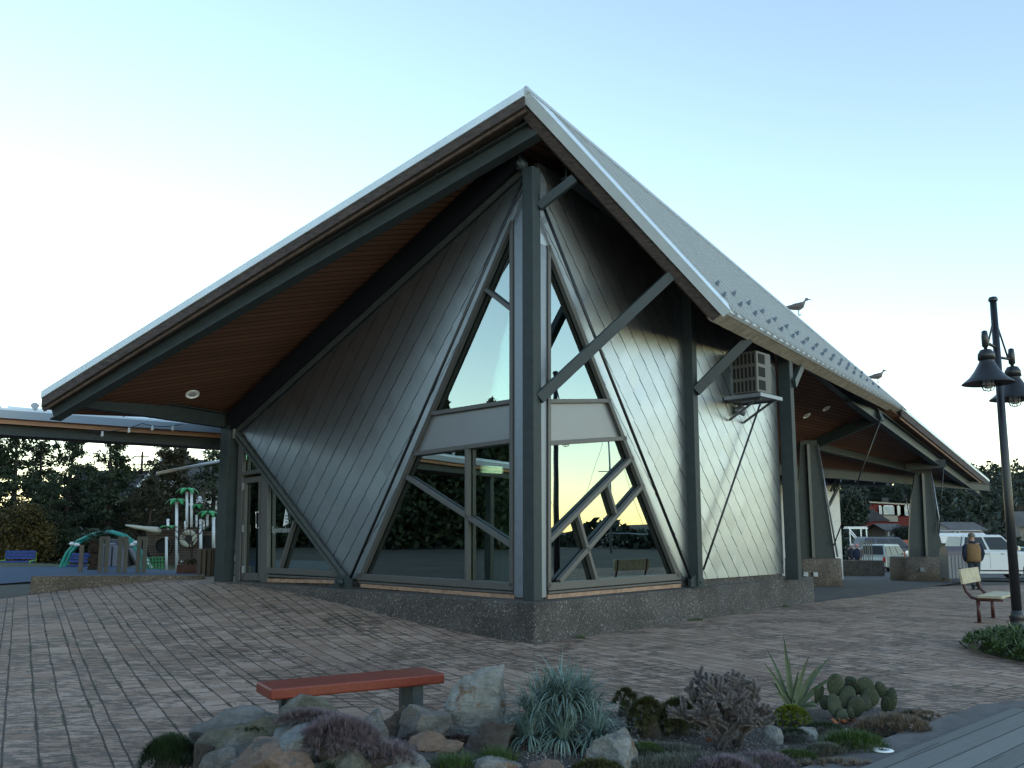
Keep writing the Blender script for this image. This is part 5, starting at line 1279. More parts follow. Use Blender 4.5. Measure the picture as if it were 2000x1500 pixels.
for dz in (.5, 1.4): mb.box(V((up_.x, 89.8, zt_ - dz)), (1.6, .12, .14))
mb.build('crossarm', M_bark, o)

# ================================================================== RIGHT BACKGROUND
FA = conifer(10, 2.6, 31, 1.6, .24, clump=.22, ragged=.3, power=.8, bare=.05); FB = conifer(11, 2.2, 33, 1.4, .24, clump=.22, ragged=.5, power=.9, bare=.1); FC = roundtree(8, 3.2, 35, 13000, .19, low=0, blobs=22); FD = conifer(12, 1.5, 37, 1.2, .22, clump=.22, ragged=.4, power=1, bare=.05)
BT = baretree(9, 3, 41, 6)
fproto = {}
def far(px, ytop, Y, kind, label, wide=1.0, base=None):
    g_ = gnd(px, Y) if base is None else gnd(px, Y, base); zt_ = atY(px, ytop, Y).z; hh = {'fir': 10, 'rag': 11, 'round': 8, 'spire': 12, 'bare': 9}[kind]; s_ = (zt_ - g_.z) / hh
    g_.z -= .1
    if kind not in fproto:
        pr = {'fir': (FA, M_fir), 'rag': (FB, M_fir), 'round': (FC, M_fir), 'spire': (FD, M_fir), 'bare': ((BT, None), None)}[kind]
        fproto[kind] = tree('bare_tree' if kind == 'bare' else 'evergreen_tree', pr[0], pr[1], g_, label, group='trees on the far hillside', rz=rnd.random() * 6, scale=s_, trunk=M_twig if kind == 'bare' else M_bark); o_ = fproto[kind]
    else: o_ = dup(fproto[kind], g_, rnd.random() * 6, s_, label)
    o_.scale = (s_ * wide, s_ * wide, s_)
far(1640, 950, 120, 'round', 'rounded dark tree behind the walkway left of the red house', 1.3)
far(1656, 962, 112, 'round', 'big dark round tree directly left of the red house', 1.1)
far(1618, 960, 118, 'round', 'dark round tree showing beside the white clad block', 1.2)
far(1715, 925, 190, 'rag', 'tall dark fir on the skyline above the red house', 1.3)
far(1735, 932, 195, 'fir', 'dark fir just right of the tall one above the red house')
far(1752, 945, 185, 'round', 'round topped evergreen above the right end of the red house')
far(1692, 948, 200, 'fir', 'dark fir above the left end of the red house')
far(1785, 935, 185, 'rag', 'dark fir half hidden behind the far pier')
far(1838, 955, 160, 'fir', 'dark fir right of the far pier under the roof tip')
far(1858, 948, 170, 'round', 'broad dark evergreen right of the far pier', 1.2)
far(1882, 950, 150, 'fir', 'bushy dark fir left of the narrow spire', 1.2)
far(1902, 962, 160, 'round', 'dark round evergreen beside the narrow spire tree')
far(1934, 925, 155, 'spire', 'narrow pointed spire tree left of the lamp post')
far(1950, 975, 140, 'bare', 'leafless tree directly left of the lamp post')
far(1925, 990, 120, 'bare', 'leafless tree above the white pickup windscreen')
far(1995, 945, 120, 'bare', 'leafless tree right of the lamp post at the picture edge')
far(1892, 995, 125, 'bare', 'leafless grey tree above the walking person')
far(1985, 965, 165, 'fir', 'dark fir right of the lamp post')
far(1965, 975, 150, 'round', 'dark rounded tree behind the lamp post')
far(1748, 1026, 120, 'round', 'low bushy dark tree in front of the small grey roofed house', 1.3)
far(1675, 1030, 100, 'round', 'low dark bush beside the white pergola', 1.2)
far(1768, 1024, 115, 'round', 'dark bush below the right end of the red house', 1.2)
# wood mass on the hillside
rs = np.random.RandomState(5); n = 90000; x = rs.uniform(35, 260, n); y = rs.uniform(125, 330, n); cx = np.round(x / 7) * 7; cy = np.round(y / 7) * 7
hsh = np.abs(np.sin(cx * 12.9898 + cy * 78.233) * 43758.5453) % 1; u = rs.uniform(0, 1, n); wd_ = 3.4 * (1 - u * .85)
a = rs.uniform(0, 6.28, n); x = cx + (hsh - .5) * 4 + np.cos(a) * wd_ * rs.uniform(0, 1, n) ** .5; y = cy + np.sin(a) * wd_; zz = np.array([T(p, q) for p, q in zip(x, y)])
keep = ~((x / y > .36) & (x / y < .485) & (y < 190)); z = zz + u * (4.5 + 4.5 * hsh)
mb = MB(); mb.quads(rquads(np.stack([x, y, z], 1)[keep], .5, rs, .2)); setp(mb.build('hillside_wood', M_fir), 'dark mixed wood covering the far hillside', 'wood', kind='stuff')
n = 9000; x = rs.uniform(20, 110, n); u = rs.uniform(0, 1, n); y = 98 + rs.normal(size=n) * 2; z = np.array([T(p, q) for p, q in zip(x, y)]) + u * (1.6 + .9 * np.sin(x * .7))
mb = MB(); mb.quads(rquads(np.stack([x, y, z], 1), .35, rs, .2)); setp(mb.build('roadside_hedge', M_fir), 'low dark hedge along the back of the car park', 'hedge', kind='stuff')
M_redw = mat('red_siding', (.16, .022, .018), .8, 0, .15, 2); M_groof = mat('grey_shingle_roof', (.09, .085, .085), .85, 0, .2, 1)
def at_house(px, ybase, Y): p = atY(px, ybase, Y); return p
c = at_house(1738, 1024, 150); 
hr = thing('red_house', c, 'dark red two storey house with cream trim on the far hillside', 'house'); kk = ppm(150)
mb = MB(); mb.box(c + V((0, 2, .75)), (7.2, 5, 5.2)); mb.box(c + V((-2.4, -.6, -.4)), (3, 2.4, 2.4)); mb.build('wall', M_redw, hr)
mb = MB(); zr_ = atY(1738, 985, 150).z; mb.prism([V((c.x - 4.2, c.y - 1, zr_ + .25)), V((c.x + 4.2, c.y - 1, zr_ - .25)), V((c.x + 4.2, c.y + 5, zr_ - .25)), V((c.x - 4.2, c.y + 5, zr_ + .25))], (0, 0, .25)); rfh = mb.build('roof', mat('cream_trim', (.35, .3, .22), .8), hr)
mb = MB(); mb.box(V((c.x + .3, c.y + 2, zr_ + .6)), (.8, .8, 1.2)); mb.build('chimney', M_slate, rfh)
mb = MB(); mb.prism([V((c.x - 4.6, c.y - 2.2, zr_ - 2.9)), V((c.x - .8, c.y - 2.2, zr_ - 2.9)), V((c.x - 3.6, c.y - 2.2, zr_ - .9))], (0, 3, 0)); mb.build('porch_gable', M_slate, hr)
for px, w_ in ((1722, .5), (1736, 2.4), (1749, .5), (1757, 1.6), (1766, 1.4)):
    p = atY(px, 997, 148.9); mb = MB(); mb.box(p, (w_ + .3, .1, 1.7)); f = mb.build('window', MATS['cream_trim'] if w_ < 0 else M_white, hr); mb = MB(); mb.box(p + V((0, -.08, 0)), (w_, .05, 1.4)); mb.build('pane', mat('sky_glass', (.35, .42, .42), .1), f)
for px in (1714, 1731, 1746):
    p = atY(px, 1012, 148.9); mb = MB(); mb.box(p, (1.3, .1, 1.2)); mb.build('window', mat('cream_porch', (.3, .26, .2), .6), hr)  # plain cream panels for the porch windows
house('small_house', at_house(1730, 1047, 118), 2.6, 5, .75, .75, .1, mat('beige_siding', (.2, .18, .15), .8), M_groof, 'small low house with grey hipped roof below the red house', [(-.7, .3, .4, .5), (0, .3, .4, .5), (.7, .3, .4, .5)])
house('long_low_house', at_house(1868, 1046, 105), 3.7, 5, .65, .8, .05, mat('pinkish_siding', (.33, .29, .27), .8), M_groof, 'long low pinkish house with grey roof behind the camper trailer', [(-1.3, .3, .4, .4)])
house('edge_house', at_house(2022, 1058, 110), 5.0, 5, 2.0, 1.6, -.2, mat('beige_siding', (.2, .18, .15), .8), M_groof, 'beige house with grey roof at the right edge beyond the lamp post', [(-1.4, 1.6, .8, .9)])
c = atY(1672, 1052, 96); pg = thing('pergola', c, 'white timber pergola and stair railing in front of the dark trees', 'pergola')
mb = MB()
for k in range(6): mb.box(c + V((-.9 + k * .36, 0, 1.25)), (.05, 1.6, .1))
for k in (-1, 1): mb.box(c + V((0, k * .7, 1.12)), (2.1, .07, .14)); 
mb.build('rafters', M_white, pg)
for k in (-.9, .3, .9):
    mb = MB(); mb.box(c + V((k, -.7, .3)), (.1, .1, 1.7)); mb.build('post', M_white, pg)
mb = MB(); mb.beam(c + V((-1, -1, 1.0)), c + V((.1, -1, -.4)), .06, .1); mb.beam(c + V((-1, -1, .7)), c + V((.1, -1, -.7)), .06, .1); mb.build('stair_rail', M_white, pg)
mb = MB(); mb.box(atY(1752, 1060, 80) + V((0, 0, -.6)), (2.4, 1, 1.7)); one(mb, 'orange_shed', mat('orange_boards', (.3, .08, .04), .7, 0, .2, 4), 'low orange red shed roofline behind the dark car', 'shed', bevel=.03)

# ================================================================== PLAYGROUND
M_teal = mat('teal_tube', (.02, .28, .23), .35); M_blue = mat('blue_slats', (.01, .045, .22), .5); M_lime = mat('lime_metal', (.2, .38, .03), .4); M_green = mat('green_plastic', (.03, .3, .09), .4)
def arch():
    Y = 28; o = thing('climbing_arch', gnd(190, Y, .2), 'teal double tube climbing arch with white ball joints', 'play equipment')
    def arc(dx, dy, seg=None):
        pts = [(113, 1134), (118, 1105), (130, 1078), (150, 1056), (178, 1042), (212, 1036), (238, 1044), (255, 1058), (266, 1072), (272, 1090), (276, 1134)]
        return [atY(x + dx, y + 2, Y + dy) for x, y in pts]
    for dx, dy in ((0, 0), (8, .45)):
        mb = MB(); mb.tube(arc(dx, dy), .05, 8); mb.build('tube', M_teal, o)
    for px, py in ((141, 1062), (150, 1064), (259, 1064), (265, 1060)):
        mb = MB(); mb.ell(atY(px, py, Y - .02), (.09, .09, .06)); mb.build('ball_joint', M_white, o)
arch()
def blue_bench(px0, px1, py0, py1, Y, label):
    a, b = atY(px0, py1, Y), atY(px1, py1, Y); a.z = b.z = .15; o = thing('blue_bench', (a + b) / 2, label, 'bench', 'blue benches in the playground')
    W_ = (b - a).length; c = (a + b) / 2
    mb = MB(); mb.box(c + V((0, 0, .42)), (W_, .42, .05)); mb.build('seat', M_blue, o)
    mb = MB()
    for k in range(3): mb.box(c + V((0, .22, .56 + k * .11)), (W_, .04, .09))
    mb.build('backrest', M_blue, o)
    for k in (-1, 1):
        mb = MB(); x = c.x + k * W_ / 2; mb.tube([(x, c.y - .18, .15), (x, c.y - .18, .6), (x, c.y + .22, .62), (x, c.y + .22, .92), (x, c.y + .24, .15)], .025, 6); mb.build('end_frame', M_lime, o)
blue_bench(2, 62, 1090, 1112, 33, 'blue slatted bench with lime end frames beside the golden shrub')
blue_bench(127, 176, 1106, 1126, 29, 'blue slatted bench inside the teal climbing arch')
# slides
def slide():
    Y = 29.5; c = gnd(232, Y, .15); o = thing('slide_unit', c, 'grey panelled slide unit behind the steel hoops', 'play equipment')
    for k, px in enumerate((208, 222, 236, 250)):
        p = atY(px, 1100, Y); mb = MB(); mb.box(V((p.x, Y, .75 - .02 * k)), (.2, .9, 1.15 - .14 * abs(k - 1))); mb.build('panel', mat('grey_plastic', (.17, .18, .24), .6), o, .04)
    a, b = atY(198, 1062, Y), atY(264, 1104, Y); mb = MB(); mb.box(atY(226, 1068, Y + .3), (1.0, .7, .5)); mb.beam(atY(245, 1068, Y - .2), b, .5, .08); mb.build('chute', mat('dark_plastic', (.05, .055, .06), .5), o, .03)
slide()
def ship():
    Y = 33; c = gnd(345, Y, .15); o = thing('pirate_play_ship', c, 'brown boarded pirate play ship with white posts, portholes and plastic palm leaves', 'play equipment')
    P = lambda x, y, d=0: atY(x, y, Y + d)
    wood = board_material('ship_planks', (.05, .035, .028), (.15, .11, .085), .09, (0, 0, 1), .8, (.01, .008, .006), .12)
    mb = MB(); mb.prism([P(284, 1034), P(344, 1032), P(344, 1102), P(292, 1102)], (0, .12, 0)); mb.prism([P(350, 1032, -.3), P(390, 1032, -.3), P(390, 1102, -.3), P(350, 1102, -.3)], (0, .12, 0)); mb.prism([P(396, 1038), P(418, 1038), P(418, 1100), P(396, 1100)], (0, .12, 0)); hull = mb.build('hull', wood, o)
    mb = MB(); mb.lathe([(.3, -.02), (.34, -.02), (.34, .1), (.28, .1)], P(320, 1066, -.04), 24, axis=(0, -1, 0)); mb.build('porthole', MATS['ship_planks'], o)
    mb = MB(); mb.lathe([(0, .0), (.3, .0)], P(320, 1066, -.03), 24, axis=(0, -1, 0)); mb.build('porthole_opening', M_dark, hull)
    mb = MB(); mb.lathe([(.13, 0), (.32, .0), (.33, .06), (.26, .12), (.14, .06)], P(369, 1052, -.36), 26, axis=(0, -1, 0)); mb.build('porthole_ring', mat('beige_plastic', (.42, .4, .32), .5), o)
    mb = MB(); mb.lathe([(0, .0), (.14, .0)], P(369, 1052, -.38), 20, axis=(0, -1, 0)); mb.build('porthole_opening', M_dark, hull)
    mb = MB(); mb.lathe([(.0, .0), (.13, .0), (.13, .04), (0, .04)], P(360, 1099, -.4), 20, axis=(0, -1, 0)); mb.build('round_emblem', M_white, o)
    mb = MB(); mb.box(P(404, 1060, -.05), (.3, .04, .5)); mb.build('doorway', M_dark, hull)
    for px, y0, y1, r in ((345, 983, 1122, .055), (365, 965, 1030, .05), (374, 962, 1030, .05), (325, 1053, 1122, .05), (392, 1018, 1090, .06), (417, 1014, 1070, .06), (328, 1018, 1035, .05), (405, 1008, 1030, .05), (398, 1020, 1034, .04), (362, 1022, 1034, .04), (384, 1010, 1030, .04)):
        mb = MB(); mb.tube([P(px, y1, -.35), P(px, y0, -.35)], r, 8); mb.lathe([(r * 1.2, 0), (r * 1.2, .06), (0, .1)], P(px, y0, -.35), 8)
        mb.build('post', M_white, o)
    mb = MB(); mb.tube([P(284, 1088, -.4), P(304, 1124, -.6)], .06, 8); mb.build('slide_pole', M_white, o)
    # palm leaves
    def palm(px, py, n, l, droop):
        p = P(px, py, -.4)
        for k in range(n):
            a = 2 * math.pi * k / n + .3; d = V((math.cos(a), math.sin(a) * .9, 0)); s_ = V((-d.y, d.x, 0)); mb = MB(); rings = []
            for i in range(6):
                t = i / 5; q = p + d * l * t + V((0, 0, .12 * math.sin(t * 2.2) - droop * t * t)); w_ = .02 + .13 * math.sin(math.pi * min(.97, t + .04)) 
                rings.append([q - s_ * w_, q + V((0, 0, .03)), q + s_ * w_, q + V((0, 0, -.0))])
            mb.loft(rings); mb.build('palm_leaf', M_green, o)
    palm(366, 957, 6, .42, .25); palm(346, 978, 6, .42, .25); palm(406, 1002, 6, .42, .25); palm(386, 990, 5, .2, .15); palm(330, 1032, 5, .4, .1)
    # flag with skull and crossbones
    mb = MB(); a = P(382, 966, -.4); mb.prism([a, P(400, 963, -.4), P(399, 992, -.4), P(383, 990, -.4)], (0, .01, 0)); fl_ = mb.build('flag', M_black, o)
    mb = MB(); q = P(390, 973, -.42); mb.ell(q, (.075, .02, .075)); mb.box(q + V((0, 0, -.09)), (.08, .02, .05))
    for k in (-1, 1): mb.beam(q + V((-.13, 0, -.12 - k * .05)), q + V((.13, 0, -.12 + k * .05)), .02, .025)
    mb.build('skull_and_bones', M_white, fl_)
    mb = MB()
    for e in (-.027, .027): mb.ell(q + V((e, -.02, .0)), (.018, .008, .02), nu=6, nv=4)
    mb.build('eye_sockets', M_black, fl_)
    # figurehead plank and net
    mb = MB(); pts = [(248, 1026, .03), (262, 1029, .07), (282, 1032, .08), (298, 1035, .12), (308, 1036, .13), (312, 1038, .06)]
    mb.loft([[P(x, y, -.5) + V((0, math.cos(a) * .2, math.sin(a) * r)) for a in [2 * math.pi * i / 8 for i in range(8)]] for x, y, r in pts]); mb.build('prow_board', MATS['beige_plastic'], o)
    mb = MB()
    for k in range(6): mb.tube([P(286 + k * 6, 1088 + k % 2 * 2, -.6), P(288 + k * 6, 1122, -.8)], .02, 5)
    for k in range(5): mb.tube([P(284, 1090 + k * 7, -.7), P(322, 1088 + k * 7, -.7)], .018, 5)
    mb.build('climbing_net', M_green, o)
    mb = MB(); mb.tube([P(283, 1086, -.8), P(282, 1122, -.8)], .05, 7); mb.build('net_post', mat('bright_green', (.03, .35, .14), .4), o)
    mb = MB()
    for k in range(5): mb.beam(P(263 + k * 2, 1040 + k * 2), P(284 + k * 3, 1090), .02, .05)
    mb.build('rigging', mat('rope_brown', (.03, .02, .018), .9), o)
ship()
a, b = atY(307, 924.5, 23.5), atY(452, 896, 26); mb = MB(); mb.tube([a, b], .045, 10); 
mb.tube([b, V((b.x, b.y, .2))], .06, 8); one(mb, 'boom_pole', M_white, 'long white boom sloping upward behind the left steel column', 'pole')
# palm tree in playground
def palm_tree():
    c = gnd(184, 26.5, .2); o = thing('palm_tree', c, 'small fan palm with a shaggy trunk beside the steel hoops', 'tree'); zt_ = atY(184, 1052, 26.5).z
    mb = MB(); mb.tube([c, c + V((.02, 0, .6)), V((c.x, c.y, zt_))], [.16, .14, .11], 10)
    rs_ = np.random.RandomState(3); n_ = 400; a = rs_.uniform(0, 6.28, n_); z = rs_.uniform(c.z, zt_, n_)
    mb.quads(rquads(np.stack([c.x + np.cos(a) * .15, c.y + np.sin(a) * .15, z], 1), .05, rs_)); mb.build('trunk', mat('palm_bark', (.05, .035, .028), .95, 0, .3, 20), o)
    mb = MB(); rr = random.Random(4)
    for k in range(22):
        a = rr.uniform(0, 6.28); e = rr.uniform(-.2, 1.0); l = rr.uniform(.45, .75); d = V((math.cos(a) * math.cos(e), math.sin(a) * math.cos(e), math.sin(e))); hub = V((c.x, c.y, zt_)) + d * l * .55
        for j in range(11):
            t = (j - 5) / 5 * 1.1; sd_ = d.cross(V((0, 0, 1))).normalized(); v = (d * math.cos(t) + sd_ * math.sin(t)).normalized(); w_ = v.cross(V((0, 0, 1))).normalized() * .014
            tip = hub + v * l * .55 + V((0, 0, -.06)); m_ = hub + v * l * .3
            mb.add([hub, m_ + w_, tip, m_ - w_], [(0, 1, 2, 3)])
        mb.tube([V((c.x, c.y, zt_)), hub], .012, 4)
    mb.build('crown', leaf_material('palm_green', (.008, .018, .008), (.03, .05, .02)), o)
palm_tree()
def planter():
    Y = 24; c = atY(370, 1128, Y); o = thing('planter_box', V((c.x, Y, .3)), 'rusty brown planter box behind the low wall', 'planter'); w_ = 52 / ppm(Y)
    mb = MB(); zt_ = atY(370, 1103, Y).z; mb.box(V((c.x, Y + .3, (zt_ + .1) / 2)), (w_, .6, zt_ - .1)); mb.build('box', mat('rusty_brown', (.07, .03, .022), .8, 0, .3, 5), o, .02)
    rs_ = np.random.RandomState(8); mb = MB(); cc = np.stack([rs_.uniform(c.x - w_ * .45, c.x + w_ * .45, 500), rs_.uniform(Y + .1, Y + .5, 500), zt_ + rs_.uniform(0, .14, 500)], 1); mb.quads(rquads(cc, .03, rs_)); mb.build('planting', leaf_material('planter_leaf', (.03, .03, .01), (.09, .07, .03)), o)
    bt = baretree(2.35, 1, 12, 5); tt = thing('bare_sapling', (0, 0, 0), 'leafless multi stemmed sapling growing from the planter box', 'tree', world=False); tt.location = (atY(366, 1100, Y).x, Y + .3, zt_ - .1); bt.build('branches', M_twig, tt)
planter()
mb = MB(); c = atY(403, 1132, 22.5); 
for k in range(12): a = 2 * math.pi * k / 12; mb.box(V((c.x + math.cos(a) * .2, 22.5 + math.sin(a) * .2, .85)), (.08, .08, .72), a)
mb.lathe([(.21, 0), (.23, 0), (.23, .06), (.12, .06)], V((c.x, 22.5, 1.18)), 20); one(mb, 'litter_bin', mat('brown_slats', (.08, .065, .05), .8), 'round slatted brown litter bin beside the left steel column', 'litter bin')

# ================================================================== PLANTING BED: ROCKS
rk = {'grey': rock_material('rock_grey', (0.084, 0.078, 0.073), (0.168, 0.165, 0.157), (0.175, 0.133, 0.098)), 'olive': rock_material('rock_olive', (0.077, 0.076, 0.059), (0.140, 0.140, 0.112), (0.182, 0.182, 0.168)),
      'tan': rock_material('rock_tan', (0.119, 0.081, 0.062), (0.210, 0.147, 0.112), (0.091, 0.091, 0.087), 3), 'pale': rock_material('rock_pale', (0.147, 0.147, 0.134), (0.266, 0.273, 0.255), (0.196, 0.119, 0.070), 3),
      'brown': rock_material('rock_brown', (0.049, 0.039, 0.032), (0.098, 0.077, 0.063), (0.126, 0.126, 0.123)), 'blue': rock_material('rock_blue', (0.105, 0.112, 0.112), (0.196, 0.210, 0.213), (0.140, 0.112, 0.087))}
def bedpt(px, py):
    p = onZ(px, py, .05)
    for _ in range(3): p = onZ(px, py, bedh(p.x, p.y))
    return p
def rock(px, py, wpx, hpx, dep, m, seed, label, rz=0, lean=0, z=None, nf=12, peak=0):
    b = bedpt(px, py); z = b.z - .03; Y = b.y + dep * .35; k = ppm(Y) ; w_ = wpx / k; h = max(.04, hpx / k - dep * .22) + .06
    rr = random.Random(seed); bm = bmesh.new(); bmesh.ops.create_icosphere(bm, subdivisions=5, radius=1)
    pl = []
    for _ in range(nf):
        n_ = V((rr.gauss(0, 1), rr.gauss(0, 1), rr.gauss(.15, .8))).normalized(); pl.append((n_, rr.uniform(.5, .78)))
    off = V((seed * 3.1, seed, 0))
    for v in bm.verts:
        p = v.co.copy(); r = .98
        for n_, d in pl:
            q = p.dot(n_)
            if q > 1e-3: r = min(r, d / q)
        p = p * r
        p += p.normalized() * (noise.noise(p * 1.6 + off) * .13 + noise.noise(p * 5 + off) * .05 + abs(noise.noise(p * 11 + off)) * .04 + noise.noise(p * 24 + off) * .012)
        v.co = V((p.x * w_ / 1.65 + lean * p.z * w_ * .3, p.y * dep / 1.6, p.z * h / 1.35 + peak * p.x * h * .3))
    me = bpy.data.meshes.new('rock'); bm.to_mesh(me); bm.free(); me.materials.append(rk[m])
    o = bpy.data.objects.new('rock', me); COL.objects.link(o); o.location = (b.x, Y, h * .31 + (0 if z is None else z)); o.rotation_euler = (0, 0, rz)
    setp(o, label, 'rock', 'rocks in the planting bed')
rock(601, 1455, 108, 100, .34, 'olive', 1, 'rounded grey green boulder in front of the red slab bench')
rock(440, 1462, 160, 80, .5, 'grey', 2, 'long low grey slab at the far left edge of the rock pile', rz=.35, peak=.9)
rock(475, 1480, 165, 80, .4, 'olive', 3, 'olive tinted slab lying behind the tan boulder', rz=.3, peak=.7)
rock(525, 1545, 130, 118, .45, 'tan', 31, 'large tan faced boulder at the bottom of the rock pile')
rock(572, 1492, 150, 92, .42, 'blue', 5, 'blue grey boulder behind the purple spiky cushion plant', peak=.5)
rock(655, 1540, 160, 76, .45, 'olive', 6, 'broad dull boulder right of the tan faced one')
rock(722, 1452, 70, 62, .3, 'grey', 7, 'small grey boulder at the right edge of the purple cushion')
rock(826, 1450, 98, 84, .32, 'grey', 8, 'angular grey boulder with rusty streaks left of the tallest rock', peak=.3)
rock(772, 1440, 60, 60, .26, 'brown', 9, 'small brown rock under the right legs of the slab bench')
rock(938, 1432, 140, 124, .36, 'pale', 10, 'tallest rock, a pale slab with rust patches left of the silvery plant', peak=.75, nf=9)
rock(955, 1470, 120, 66, .45, 'brown', 11, 'dark brown slab in front of the tallest rock', peak=.8)
rock(836, 1468, 110, 34, .2, 'tan', 12, 'thin flat tan slab set on edge in the gravel', rz=.2, peak=.8)
rock(782, 1522, 116, 54, .4, 'pale', 13, 'pale smooth rock cut by the bottom edge left of the grass tufts')
rock(968, 1518, 104, 40, .3, 'pale', 14, 'flat pale rock at the bottom edge below the silvery plant')
rock(1206, 1505, 90, 92, .4, 'pale', 27, 'pale rock with an orange patch right of the silvery plant')
rock(1577, 1447, 50, 28, .22, 'pale', 16, 'small pale rounded stone between the green cushions')
rock(1515, 1452, 34, 32, .2, 'pale', 17, 'small bluish pale stone right of the cholla cactus')
rock(386, 1505, 36, 62, .25, 'brown', 18, 'narrow upright brown stone right of the dark pine cushion')
rock(432, 1520, 96, 66, .35, 'grey', 19, 'dark layered slab left of the tan faced boulder', rz=.4, peak=.8)
rock(470, 1527, 70, 62, .3, 'blue', 20, 'blue grey layered slab against the tan faced boulder', rz=.4, peak=.8)
rock(1060, 1520, 70, 40, .3, 'tan', 21, 'low tan rock under the front of the silvery plant')
rock(1470, 1420, 60, 34, .3, 'brown', 22, 'brown rock half hidden behind the cholla cactus')

# ================================================================== PLANTING BED: PLANTS
def blade(mb, p, az, el, l, w_, droop, seg=6, twist=0):
    d = V((math.cos(az), math.sin(az), 0)); s_ = V((-d.y, d.x, 0)); e = el; q = V(p); L_, R_, = [], []
    for i in range(seg + 1):
        t = i / seg; ww = w_ * (.55 + .6 * t if t < .35 else (1 - ((t - .35) / .65) ** 1.4) * .76 + .0); ww = max(ww, .0004)
        L_.append(q - s_ * ww + V((0, 0, ww * .35))); R_.append(q + s_ * ww + V((0, 0, ww * .35)))
        q = q + (d * math.cos(e) + V((0, 0, math.sin(e)))) * (l / seg); e -= droop / seg * (1 + t)
    mb.add(L_ + R_, [(i, i + 1, seg + 2 + i, seg + 1 + i) for i in range(seg)], True)
def plant(name, p, label, parts, cat='plant', group=None):
    o = thing(name, p, label, cat, group)
    for nm, mb, m in parts: mb.build(nm, m, o)
    return o
M_puya = leaf_material('silver_leaf', (.05, .085, .078), (.18, .26, .235), .55, 9)
def puya():
    c = onZ(1098, 1466, .1); c.y += .12; k = ppm(c.y); rr = random.Random(5); mb = MB(); 
    heads = [(0, 0, .10, 1.0), (-.2, .1, .18, .9), (.2, .12, .18, .9), (0, .16, .30, .95), (-.12, .2, .26, .85), (.16, .24, .26, .85), (.0, -.16, .08, .8), (-.24, -.08, .07, .8), (.25, -.1, .07, .85), (.05, .05, .3, .85)]
    for x, y, z, s_ in heads:
        for j in range(135):
            a = rr.uniform(0, 6.28); u = rr.random(); el = .1 + 1.35 * u; l = rr.uniform(.27, .43) * s_
            blade(mb, c + V((x, y, z)) + V((math.cos(a), math.sin(a), 0)) * .02, a, el, l, rr.uniform(.007, .011), rr.uniform(.7, 2.4) * (1.15 - u * .85), 7)
    dead = MB()
    for j in range(60):
        a = rr.uniform(0, 6.28); x, y, z, s_ = rr.choice(heads); blade(dead, c + V((x, y, z * .5)), a, rr.uniform(-.1, .6), .28, .006, 1.8)
    plant('silver_puya', c, 'large silvery blue rosette plant with long curling leaves in the middle of the bed', [('leaves', mb, M_puya), ('dead_leaves', dead, mat('dry_leaf', (.12, .12, .1), .9))])
puya()
def tuft(name, px, py, rx, ry, h, n, w_, m, label, z=.05, droop=1.0, seed=1, cat='plant', dome=.5, seg=4, rosette=None, group=None):
    c = onZ(px, py, z) if (z == 0 or z == .0) else bedpt(px, py) + V((0, 0, z - .05)); k = ppm(c.y); rr = random.Random(seed); mb = MB(); ax, ay = rx / k * 1.12, ry / k * 2.4
    if rosette:
        for _ in range(int(rosette * 2.2)):
            u, a0 = rr.random() ** .5, rr.uniform(0, 6.28); x, y = math.cos(a0) * u * ax, math.sin(a0) * u * ay; zz = dome * math.sqrt(max(0, 1 - u * u)); ll = h * rr.uniform(.7, 1.2)
            for j in range(n):
                nv = V((x / (ax * ax), y / (ay * ay), zz / (dome * dome))).normalized(); q_ = V((rr.gauss(0, 1), rr.gauss(0, 1), rr.gauss(0, 1))).normalized(); q_ = (nv + q_ * .95 + V((0, 0, .15))).normalized(); blade(mb, c + V((x, y, zz - ll * .25)), math.atan2(q_.y, q_.x), math.asin(max(-1, min(1, q_.z))), ll, w_, droop * rr.uniform(0, .8), 3)
    else:
        for _ in range(n):
            u, a0 = rr.random() ** .5, rr.uniform(0, 6.28); x, y = math.cos(a0) * u * ax, math.sin(a0) * u * ay; zz = dome * math.sqrt(max(0, 1 - u * u))
            nv = V((x / (ax * ax), y / (ay * ay), max(.01, zz) / (dome * dome))).normalized(); q_ = (nv + V((rr.gauss(0, .35), rr.gauss(0, .35), rr.gauss(.25, .3)))).normalized(); blade(mb, c + V((x, y, zz - h * .3)), math.atan2(q_.y, q_.x), math.asin(max(-1, min(1, q_.z))), h * rr.uniform(.5, 1.2), w_, droop * rr.uniform(.1, .9), seg)
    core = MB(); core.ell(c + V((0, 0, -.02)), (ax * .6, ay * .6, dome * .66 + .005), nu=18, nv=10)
    return plant(name, c, label, [('leaves', mb, m), ('core', core, mat('dark_bark_stems', (.035, .03, .024), 1, 0, .4, 30))], cat, group)  # filler core in a dark bark colour
M_pcush = leaf_material('dark_needles', (.008, .018, .008), (.03, .055, .02), scale=10); M_purp = leaf_material('purple_grey_leaf', (.09, .07, .08), (.25, .2, .225), scale=8)
M_gr = leaf_material('bright_grass', (.02, .045, .01), (.07, .12, .03), scale=8); M_olive = leaf_material('olive_leaf', (.03, .034, .012), (.11, .115, .05), scale=10)
M_straw = leaf_material('straw', (.08, .065, .05), (.24, .19, .14), scale=8); M_lim = leaf_material('lime_leaf', (.06, .09, .008), (.2, .24, .03), scale=10); M_heath = leaf_material('heath', (.05, .055, .042), (.15, .155, .125), scale=10)
M_succ = leaf_material('sedum', (.035, .05, .03), (.1, .13, .08), scale=12)
tuft('dwarf_pine', 330, 1500, 44, 22, .06, 4500, .0035, M_pcush, 'dark green cushion shaped dwarf pine at the left end of the bed', dome=.19, seed=1, droop=.2)
